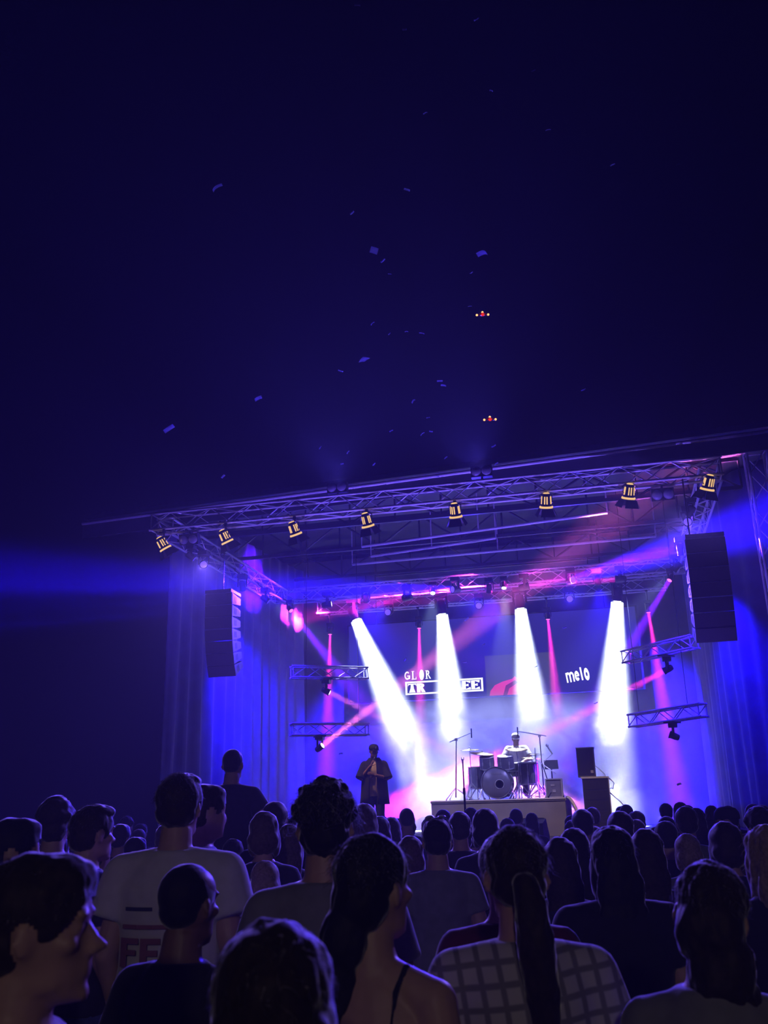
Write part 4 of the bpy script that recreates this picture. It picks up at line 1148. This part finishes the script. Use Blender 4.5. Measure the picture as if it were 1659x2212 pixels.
for s in (-1, 1):
    q = Matrix.LocRotScale(Vector(drm.location), Euler((0, 0, R(180))), Vector(drm.scale)) @ Vector((s * .14, .42, 1.10))
    o = MB().tube(q + Vector((0, .10, -.01)), q + Vector((-s * -.06, -.28, .10)), .008, 6, .005).build('drumstick', M_PRINTW)
    tag(o, "pale drumstick in the drummer's %s hand" % ('left' if s < 0 else 'right'), 'drumstick', 'drumsticks')
# ------------------------------------------------------------------ the crowd
T0 = Matrix.Translation((0, .015, 1.475))
CACHE = {}
def cached(key, fn):
    if key not in CACHE: CACHE[key] = fn()
    return CACHE[key]
PLACED = []
SHIRTS = dict(black=M_DARKCL, white=M_WHITECL, grey=M_GREYCL, red=M_REDCL, navy=M_NAVYCL, check=M_PLAIDCL)
HIPS = (((-.172, -.01, 1.355), (-.33, -.08, 1.13), (-.17, .02, .98), (.6, .5, -.4), (1, 0, 0), .6), ((.172, -.01, 1.355), (.33, -.08, 1.13), (.17, .02, .98), (-.6, .5, -.4), (-1, 0, 0), .6))
def person(label, px, top, depth, yaw, style, hm, shirt, skin=None, fem=False, near=False, group=None, head=None, arms=None, stand=0.0, sleeve=.55, strands=0, seed=1, hgt=None, fat=1.0):
    skin = skin or M_SKIN
    P = at(px, top, depth)
    if hgt is not None: P.z = hgt
    T = head or T0
    hk = 0 if head is None else id(head)
    vx = .0075 if near else .019
    body = cached(('b', skin.name, fem, near, hk, arms is not None), lambda: body_mesh('person', skin, vx, None, T, fem, arms, 3 if near else 1))
    s = (P.z - stand) / (1.475 + .238 + .012)
    o = link_mesh('person', body, None, (P.x, P.y, stand), (0, 0, R(13 + yaw)))
    o.scale = (s, s, s)
    tag(o, label, 'person', group)
    tank = shirt == 'tank'
    sm_ = SHIRTS['black' if tank else shirt]
    me = cached(('s', shirt, fem, near, sleeve, arms is not None, fat), lambda: shirt_mesh('shirt', sm_, .012 if near else .02, None, fem, 0 if tank else sleeve, .86, 1.445, fat, 3 if near else 1, arms) if not tank else tank_mesh(sm_))
    sh = link_mesh('shirt', me, o)
    link_mesh('trousers', cached(('t', fem), lambda: trousers_mesh('trousers', M_JEANS, .022)), o)
    for k, q in enumerate(cached(('sh',), lambda: shoes_mesh('shoe', M_SHOE, .018))): link_mesh('shoe', q, o)
    if style == 'cap':
        h = link_mesh('cap', cached(('cap', hk), lambda: cap_mesh(M_CAPD, T)), o); link_mesh('cap_brim', cached(('brim', hk), lambda: brim_mesh(M_CAPD, T)), o)
        link_mesh('hair', cached(('h', 'buzz', hm.name, near, hk, 1), lambda: hair_mesh('buzz', hm, .014, T, 1)), o)
    else:
        hs = seed if near else seed % 2
        h = link_mesh('hair', cached(('h', style, hm.name, near, hk, hs), lambda: hair_mesh(style, hm, .0065 if near else .013, T, hs)), o)
    if strands:
        link_mesh('hair_strands', strand_mesh(hm, T, strands, (.022 if style in ('short', 'crop', 'buzz') else .035) if style != 'curly' else .055, seed, style, .0006 if style != 'curly' else .0010, .016 if style == 'curly' else .004), o)['kind'] = 'stuff'
    PLACED.append((P.x, P.y))
    return o, sh
def tank_mesh(m):
    mb = MB(); w = .90; e = .014
    ring_loft(mb, [(0, 0, .88, .168 * w + e, .115 + e), (0, 0, .95, .172 * w + e, .115 + e), (0, 0, 1.05, .150 * w + e, .104 + e), (0, 0, 1.14, .148 * w + e, .104 + e), (0, 0, 1.22, .158 * w + e, .114 + e)], 22)
    for s in (-1, 1):
        mb.path([(s * .085, -.118, 1.20), (s * .088, -.112, 1.30), (s * .092, -.085, 1.385), (s * .095, -.03, 1.432), (s * .092, .05, 1.40), (s * .085, .112, 1.28), (s * .08, .118, 1.20)], .0085, 8)
    return fuse(mb, 'tank_top', m, .006, 1)

# -- the nearest rows
person('man in profile at the left edge looking right, short dark hair and grey shirt', 80, 1842, 1.62, -83, 'short', H_BROWN, 'grey', near=True, strands=560, seed=2)
wt_, wsh = person('tall man in a white T-shirt with dark and red print on its back', 388, 1668, 3.85, -6, 'crop', H_BROWN, 'white', near=True, strands=560, seed=3, fat=1.12)
person('person looking right just beyond the white printed T-shirt', 441, 1694, 4.75, -55, 'short', H_BROWN, 'grey', seed=4)
sv, _s = person('man in a black T-shirt standing well above the crowd, hands on hips', 503, 1615, 7.6, -8, 'buzz', H_BLACK, 'black', arms=HIPS, stand=.40, seed=1, near=True)
person('dark-haired man in the left of the crowd looking right, lit along the cheek', 198, 1737, 4.35, -42, 'crop', H_BROWN, 'black', near=True, strands=320, seed=5)
person('curly-haired dark figure behind the man in profile', 122, 1727, 5.1, 5, 'curly', H_BROWN, 'black', seed=6)
person('dark figure at the far left edge with a pale lit face', 28, 1766, 3.5, -70, 'short', H_BLACK, 'black', seed=7)
person('person with smooth cropped black hair below the white printed T-shirt', 405, 1857, 2.6, -28, 'buzz', H_BLACK, 'black', near=True, seed=8, skin=M_SKIN2)
person('blurred nearest head with long dark hair at the bottom of the view', 592, 1985, 1.24, 0, 'long', H_BROWN, 'black', fem=True, near=True, strands=320, seed=9)
person('tall man with tousled curly dark hair and pale grey T-shirt', 701, 1692, 2.95, 3, 'curly', H_BLACK, 'grey', near=True, strands=672, seed=10)
TL = T0 @ Euler((R(4), 0, R(-14))).to_matrix().to_4x4()
person('woman in a thin-strapped dark top with her dark hair gathered low', 805, 1797, 2.18, -26, 'lowtail', H_BLACK, 'tank', fem=True, near=True, strands=560, seed=11, head=TL)
person('woman with a ponytail and a pale checked shirt in the middle of the crowd', 1108, 1781, 2.38, 0, 'ponytail', H_BROWN, 'check', fem=True, near=True, strands=672, seed=12, fat=1.12)
TR_ = T0 @ Euler((R(-4), R(10), R(-6))).to_matrix().to_4x4()
person('woman with long hair swept to the right in a grey T-shirt at the lower right', 1502, 1858, 2.1, -12, 'swept', H_BROWN, 'grey', fem=True, near=True, strands=560, seed=13, head=TR_)
person('person in a dark red shirt in front of the woman with the ponytail', 1085, 1800, 3.0, 0, 'short', H_BROWN, 'red', seed=14)
person('person with long dark hair and black T-shirt right of the ponytail', 1318, 1783, 3.5, 4, 'long', H_BLACK, 'black', near=True, strands=320, seed=15, fat=1.1)
person('woman with long straight hair right behind the checked shirt', 1207, 1808, 4.2, 0, 'long', H_BROWN, 'navy', fem=True, seed=16)
person('long-haired person a row beyond the straight-haired woman', 1238, 1788, 4.9, 0, 'long', H_BLACK, 'black', fem=True, seed=17)
person('long-haired figure left of the light-haired head', 1392, 1790, 4.35, -5, 'long', H_BROWN, 'black', fem=True, seed=18)
person('person with wavy blond hair at the right edge of the crowd', 1648, 1782, 3.7, 10, 'longwavy', H_BLOND, 'black', fem=True, near=True, strands=400, seed=19)
person('person with a dark bob in front of the cap wearer', 1563, 1774, 4.7, 0, 'bob', H_BROWN, 'navy', fem=True, seed=20)
person('short figure with a light-edged dark bob near the right edge', 1584, 1842, 5.35, 6, 'bob', H_LIGHT, 'black', fem=True, seed=21)
person('light-haired bob in the right half of the crowd', 1482, 1800, 5.9, 5, 'bob', H_BLOND, 'grey', fem=True, seed=22)
person('dark-haired head just left of the light-haired bob', 1437, 1773, 6.5, 0, 'short', H_BLACK, 'black', seed=23)
person('taller short-haired man right of the equipment rack in the crowd', 1480, 1742, 6.9, -6, 'short', H_BROWN, 'grey', seed=24)
person('person in a dark cap with its brim to the left under the right curtain', 1568, 1741, 7.6, 70, 'cap', H_BLACK, 'black', seed=25)
person('curly black-haired head at the right edge under the curtain', 1637, 1748, 5.9, 5, 'curly', H_BLACK, 'black', seed=26)
sg, _s = person('person with sunglasses pushed up on dark hair and a pale grey shirt', 942, 1767, 5.1, 3, 'short', H_BLACK, 'grey', seed=27, near=True)
person('dark-haired head just right of the sunglasses', 992, 1753, 6.8, 0, 'short', H_BROWN, 'black', seed=28)
person('dark-haired head in front of the black microphone stand with a small hair clip', 1047, 1746, 6.1, -4, 'bob', H_BLACK, 'black', fem=True, seed=29)
person('light brown bob right of the woman with gathered hair', 885, 1805, 5.4, 0, 'bob', H_LIGHT, 'navy', fem=True, seed=30)
person('long-haired head right of the curly-haired man', 787, 1735, 6.6, -15, 'long', H_LIGHT, 'black', fem=True, seed=31)
person('smaller head below the performer, right of the long-haired head', 820, 1763, 7.3, 0, 'bob', H_BROWN, 'grey', fem=True, seed=32)
person('round cropped head alone right of the performer', 878, 1743, 9.4, 0, 'buzz', H_BLACK, 'black', seed=33)
person('light brown bob under the man with hands on hips', 571, 1752, 5.4, 0, 'bob', H_LIGHT, 'navy', fem=True, seed=34)
person('rounded dark head right of the man with hands on hips', 594, 1731, 6.3, 0, 'short', H_BROWN, 'black', seed=35)
person('long-haired figure left of the curly-haired man', 625, 1780, 5.9, 0, 'long', H_LIGHT, 'black', fem=True, seed=36)
person('short figure with blond hair left of the pale grey T-shirt', 573, 1858, 4.9, 0, 'bob', H_BLOND, 'black', fem=True, seed=37)
person('dark-haired head before the cable bundle', 1257, 1748, 7.1, 0, 'short', H_BLACK, 'black', seed=38)
person('pale shaven head just beyond the dark head by the cable bundle', 1279, 1741, 9.6, 0, 'buzz', H_LIGHT, 'grey', seed=39)
person('dark-haired head before the equipment rack', 1338, 1752, 6.0, 0, 'short', H_BROWN, 'black', seed=40)
# crate under the tall man
cr = empty('wooden_crate', (sv.location.x, sv.location.y, 0), 'low wooden crate under the man with hands on hips', 'crate', None, R(5))
M_WOOD = mat('crate_wood', (0.20, 0.13, 0.07), 0.7, 0, 0.3, 12)
for k in range(5): MB().box((-.28 + .14 * k, 0, .389), (.13, .5, .02)).build('slat', M_WOOD, cr)
for sx in (-1, 1):
    for k in range(3): MB().box((0, sx * .24, .06 + .13 * k), (.68, .02, .11)).build('slat', M_WOOD, cr)
    MB().box((sx * .32, 0, .19), (.02, .46, .37)).build('end_board', M_WOOD, cr)
# sunglasses on the hair
sgl = MB()
for s in (-1, 1):
    c0 = Vector((s * .036, .030, 1.475 + .246))
    sgl.lathe([(0, .0), (.026, .0), (.028, .004), (.026, .008), (0, .006)], c0, (0, .5, .85), 14)
    sgl.path([c0 + Vector((s * .026, 0, 0)), Vector((s * .088, -.01, 1.475 + .20)), Vector((s * .090, -.07, 1.475 + .165))], .003, 6)
sgl.path([(-.012, .03, 1.475 + .250), (0, .032, 1.475 + .254), (.012, .03, 1.475 + .250)], .003, 6)
sgl.build('sunglasses', M_CHROME, sg)
# printed marks on the white T-shirt's back (wrapped to the cloth)
M_PDARK = mat('print_dark', (0.04, 0.04, 0.07), 0.8); M_PRED = mat('print_red', (0.26, 0.10, 0.11), 0.8)
def printed(name, polys, x, z, s, m):
    V = []; F = []; mb = MB()
    for poly in polys:
        bm = bmesh.new()
        f = bm.faces.new([bm.verts.new((p[0] * s, 0, p[1] * s)) for p in poly])
        bmesh.ops.triangulate(bm, faces=[f]); bmesh.ops.subdivide_edges(bm, edges=bm.edges[:], cuts=3, use_grid_fill=True)
        bm.verts.index_update()
        mb.add([v.co.copy() + Vector((x, 0, z)) for v in bm.verts], [tuple(v.index for v in f.verts) for f in bm.faces]); bm.free()
    me = mb.mesh(name, m)
    rx, ry = .172 * 1.12 + .02, .116 * 1.12 + .02
    for v in me.vertices:
        v.co.y = -ry * math.sqrt(max(.05, 1 - (v.co.x / rx) ** 2)) - (.014 if name == 'printed_badge' else .006) + (max(0, v.co.z - 1.30) * .12)
    o = link_mesh(name, me, wsh); sm = o.modifiers.new('t', 'SOLIDIFY'); sm.thickness = .003; sm.offset = 0
    return o
printed('printed_badge', [arc(0, 0, .050, .066, 0, 360, 24, .45), rc(-.035, -.006, .035, .008)], .095, 1.295, 1.0, M_PDARK)
printed('printed_line', [rc(-.14, 0, -.03, .012)], 0, 1.245, 1.0, M_PDARK)
printed('printed_line', [rc(-.15, 0, .10, .014)], 0, 1.185, 1.0, M_PRED)
for i, g in enumerate(([rc(0, 0, .28, 1), rc(.28, .8, .8, 1), rc(.28, .42, .7, .60)], [rc(0, 0, .28, 1), rc(.28, 0, .8, .2), rc(.28, .8, .8, 1), rc(.28, .4, .7, .6)])):
    printed('printed_letter', g, -.155 + .085 * i, 1.06, .095, M_PRED)

# -- rows between them and the stage
rnd = random.Random(21)
STY = (('short', H_BROWN), ('short', H_BLACK), ('bob', H_BROWN), ('buzz', H_BLACK), ('long', H_BROWN), ('bob', H_LIGHT), ('curly', H_BLACK), ('short', H_LIGHT), ('long', H_BLACK))
far = 0
for row, dep in enumerate((5.6, 6.9, 7.9, 8.8, 9.7, 10.6, 11.5, 12.4)):
    xw = -IW / 2 / FPX * dep - .1
    while xw < IW / 2 / FPX * dep + .2:
        d2 = dep + rnd.uniform(-.22, .22)
        px2 = IW / 2 + (xw + rnd.uniform(-.1, .1)) / d2 * FPX
        xw += rnd.uniform(.50, .66)
        h = rnd.uniform(1.48, 1.655)
        P = at(px2, 1760, d2)
        if row < 1 and px2 > 420: continue
        if P.y > -1.75: continue
        if any((P.x - a) ** 2 + (P.y - b) ** 2 < .47 ** 2 for a, b in PLACED): continue
        sty, hmm = STY[rnd.randrange(len(STY))]
        fem = sty in ('bob', 'long')
        kind = {'short': 'short-haired', 'bob': 'bob-haired', 'buzz': 'close-cropped', 'long': 'long-haired', 'curly': 'curly-haired'}[sty]
        shade = 'black' if hmm is H_BLACK else ('brown' if hmm is H_BROWN else 'light brown')
        zone = [z for lim, z in ((150, 'at the left edge'), (340, 'in the dark left of the crowd'), (480, 'below the edge of the left curtain'), (620, 'below the left curtain'), (780, 'below the lower left truss arm'), (930, 'below the performer'), (1010, 'below the left end of the drum platform'), (1120, 'below the bass drum'), (1230, 'below the right end of the drum platform'), (1340, 'below the equipment rack'), (1500, 'right of the equipment rack'), (9999, 'below the right curtain')) if px2 < lim][0]
        person('%s %s head %s, %s' % (kind, shade, zone, ('eighth', 'seventh', 'sixth', 'fifth', 'fourth', 'third', 'second', 'first')[row] + ' row from the stage'), px2, 1760, d2, rnd.uniform(-25, 20), sty, hmm, ('black', 'navy', 'grey', 'black', 'red')[far % 5], fem=fem, seed=far, group='far heads before the stage', hgt=h)
        far += 1
# ------------------------------------------------------------------ confetti drifting in the air
M_PAPER = mat('confetti_paper', (0.80, 0.80, 0.84), 0.35, 0, 0.05, 40, spec=0.8)
_nt = M_PAPER.node_tree; _b = _nt.nodes['Principled BSDF']; _o = _nt.nodes['Material Output']
_t = _nt.nodes.new('ShaderNodeBsdfTranslucent'); _t.inputs['Color'].default_value = (0.9, 0.9, 0.95, 1); _m = _nt.nodes.new('ShaderNodeMixShader'); _m.inputs[0].default_value = 0.75
_nt.links.new(_b.outputs[0], _m.inputs[1]); _nt.links.new(_t.outputs[0], _m.inputs[2]); _nt.links.new(_m.outputs[0], _o.inputs['Surface'])
M_FOILR = mat('red_foil', (0.7, 0.05, 0.03), 0.3, 0.4)
CONF = [(760, 459, 12), (879, 410, 14), (808, 541, 17), (827, 563, 12), (842, 592, 9), (1041, 549, 26), (1018, 589, 10), (1015, 662, 9), (805, 699, 10), (841, 721, 7), (878, 717, 8), (911, 720, 13),
        (787, 778, 28), (736, 801, 12), (950, 823, 14), (958, 833, 12), (893, 867, 11), (925, 902, 8), (913, 938, 11), (931, 932, 8), (752, 977, 8), (739, 1002, 7), (808, 1003, 9), (963, 989, 8), (1066, 963, 11), (1072, 1002, 10), (945, 1028, 8), (845, 931, 9),
        (772, 11, 14), (874, 63, 12), (1029, 41, 13), (1152, 152, 10), (1061, 196, 8), (919, 245, 11), (1184, 281, 11), (1323, 356, 11), (1467, 357, 12),
        (470, 406, 27), (365, 926, 26), (558, 861, 18), (482, 1029, 10), (1260, 842, 10), (692, 967, 8),
        (875, 1425, 9), (1003, 1430, 11), (1045, 1392, 8), (1008, 1338, 13), (1157, 1440, 8), (1287, 1518, 9), (1220, 1356, 9), (736, 1628, 9), (1467, 1694, 11)]
rnd = random.Random(5)
SPECIAL = {(808, 541): 'small square white confetti flake high over the stage', (1041, 549): 'long thin white confetti strip high over the stage', (787, 778): 'blue-lit pointed confetti strip over the left half of the stage',
           (470, 406): 'warm-lit confetti flake high at the upper left', (365, 926): 'pale confetti flake above the left end of the front truss', (772, 11): 'confetti flake at the very top of the view',
           (1467, 357): 'rightmost confetti flake in the night sky', (558, 861): 'faint confetti flake below the warm-lit one'}
NTH = ['first', 'second', 'third', 'fourth', 'fifth', 'sixth', 'seventh', 'eighth', 'ninth', 'tenth', 'eleventh', 'twelfth', 'thirteenth', 'fourteenth', 'fifteenth', 'sixteenth', 'seventeenth', 'eighteenth', 'nineteenth', 'twentieth'] + ['twenty-' + q for q in ('first', 'second', 'third', 'fourth', 'fifth', 'sixth', 'seventh', 'eighth', 'ninth')]
for (px, py, L) in CONF:
    dep = rnd.uniform(9.0, 12.5) if py < 1200 else rnd.uniform(12, 15)
    ln = min(max(L * dep / FPX, .03), .15)
    wd = ln * (.8 if (px, py) == (808, 541) else rnd.uniform(.22, .42))
    cu = rnd.uniform(.05, .25) * ln
    V = []; F = []
    for i in range(5):
        t = i / 4 - .5
        w_ = wd * (1.0 if (px, py) != (787, 778) else 1.1 - 2 * abs(t))
        V += [(t * ln, -w_ / 2, cu * (1 - 4 * t * t)), (t * ln, w_ / 2, cu * (1 - 4 * t * t))]
    for i in range(4): F.append((2 * i, 2 * i + 2, 2 * i + 3, 2 * i + 1))
    mb = MB(); mb.add(V, F, True)
    o = mb.build('confetti_flake', M_PAPER, None, at(px, py, dep))
    # roughly face on, turned in the picture
    M = Matrix((C_RGT, C_UP, -C_FWD)).transposed() @ Euler((rnd.uniform(-.7, .7), rnd.uniform(-.5, .5), rnd.uniform(-.3, .9)), 'XYZ').to_matrix()
    o.rotation_euler = M.to_euler()
    s_ = o.modifiers.new('t', 'SOLIDIFY'); s_.thickness = .0012
    zone = (lambda q: 2 if q > 1200 else (0 if q < 500 else 1))
    same = sorted(x for (x, y, l_) in CONF if zone(y) == zone(py) and (x, y) not in SPECIAL)
    far_lab = '' if (px, py) in SPECIAL else '%s from the left of the %s' % (NTH[same.index(px)], ('violet-lit confetti flakes near the top of the sky', 'tiny blue-lit confetti flakes above the stage roof', 'small dark confetti flakes before the lit stage')[zone(py)])
    tag(o, SPECIAL.get((px, py), far_lab), 'confetti', 'drifting confetti')
# two small flying lights, red with three bright lamps each
M_DRONE = mat('drone_shell', (0.25, 0.02, 0.02), 0.4)
L_RED = lens_mat('lamp_red', (1.0, 0.03, 0.01), 0.8); L_ORANGE = lens_mat('lamp_orange', (1.0, 0.35, 0.12), 2.5)
def drone(label, px, py, dep):
    p = at(px, py, dep); root = empty('drone', p, label, 'drone', 'small red flying lights')
    root.rotation_euler = (0, 0, R(13)); k = dep / 9
    MB().ell((0, 0, 0), (.034 * k, .03 * k, .010 * k), None, 12, 8).build('body', M_DRONE, root)
    MB().lathe([(0, .0), (.016 * k, .0), (.018 * k, .004 * k), (0, .008 * k)], (0, -.02 * k, -.012 * k), (0, -.6, -.8), 12).build('red_lamp', L_RED, root)
    for (x, z) in ((-.055, -.012), (.0, .016), (.055, -.010)):
        MB().tube((0, 0, 0), (x * k, 0, z * k), .006 * k, 6).build('arm', M_DRONE, root)
        MB().ell((x * k, -.01 * k, z * k), .011 * k, None, 10, 8).build('lamp', L_ORANGE, root)
drone('red glowing flying light high over the stage, upper of the two', 1042, 679, 9.5)
drone('red glowing flying light just above the stage roof, lower of the two', 1058, 905, 9.5)

# ------------------------------------------------------------------ smoke on the stage
def smoke_mat(name, dens, sc, lo, hi, col=(0.95, 0.97, 1.0)):
    m = bpy.data.materials.new(name); m.use_nodes = True
    nt = m.node_tree; nt.nodes.clear()
    out = nt.nodes.new('ShaderNodeOutputMaterial'); v = nt.nodes.new('ShaderNodeVolumeScatter')
    v.inputs['Color'].default_value = tuple(col) + (1,); v.inputs['Anisotropy'].default_value = 0.2
    tc = nt.nodes.new('ShaderNodeTexCoord'); nz = nt.nodes.new('ShaderNodeTexNoise')
    nz.inputs['Scale'].default_value = sc; nz.inputs['Detail'].default_value = 3.0; nz.inputs['Roughness'].default_value = 0.55; nz.inputs['Distortion'].default_value = 0.6
    mr = nt.nodes.new('ShaderNodeMapRange'); mr.inputs['From Min'].default_value = lo; mr.inputs['From Max'].default_value = hi
    mr.inputs['To Min'].default_value = 0.0; mr.inputs['To Max'].default_value = dens
    # thin out towards the rim of the cloud
    gr = nt.nodes.new('ShaderNodeTexGradient'); gr.gradient_type = 'SPHERICAL'
    mp = nt.nodes.new('ShaderNodeMapping')
    ml = nt.nodes.new('ShaderNodeMath'); ml.operation = 'MULTIPLY'
    sq = nt.nodes.new('ShaderNodeMapRange'); sq.interpolation_type = 'SMOOTHSTEP'
    sq.inputs['From Min'].default_value = 0.02; sq.inputs['From Max'].default_value = 0.45
    nt.links.new(tc.outputs['Object'], nz.inputs['Vector'])
    nt.links.new(tc.outputs['Generated'], mp.inputs['Vector'])
    mp.inputs['Location'].default_value = (-1, -1, -1); mp.inputs['Scale'].default_value = (2, 2, 2)
    nt.links.new(mp.outputs[0], gr.inputs['Vector'])
    nt.links.new(gr.outputs['Fac'], sq.inputs['Value'])
    nt.links.new(nz.outputs['Fac'], mr.inputs['Value'])
    nt.links.new(mr.outputs[0], ml.inputs[0]); nt.links.new(sq.outputs[0], ml.inputs[1])
    nt.links.new(ml.outputs[0], v.inputs['Density'])
    nt.links.new(v.outputs[0], out.inputs['Volume'])
    return m
V_SMOKE = smoke_mat('stage_smoke', 4.5, 1.1, 0.36, 0.74)
V_SMOKE.cycles.volume_step_rate = 0.25
def puff(label, c, r, m, seed):
    mb = MB(); mb.ell(c, r, None, 24, 16)
    o = mb.build('smoke_cloud', m)
    tag(o, label, 'smoke', None, 'stuff')
    return o
puff('bright white smoke drifting across the stage behind the drum kit', (0.3, 6.18, 2.35), (4.1, 0.78, 1.95), V_SMOKE, 1)
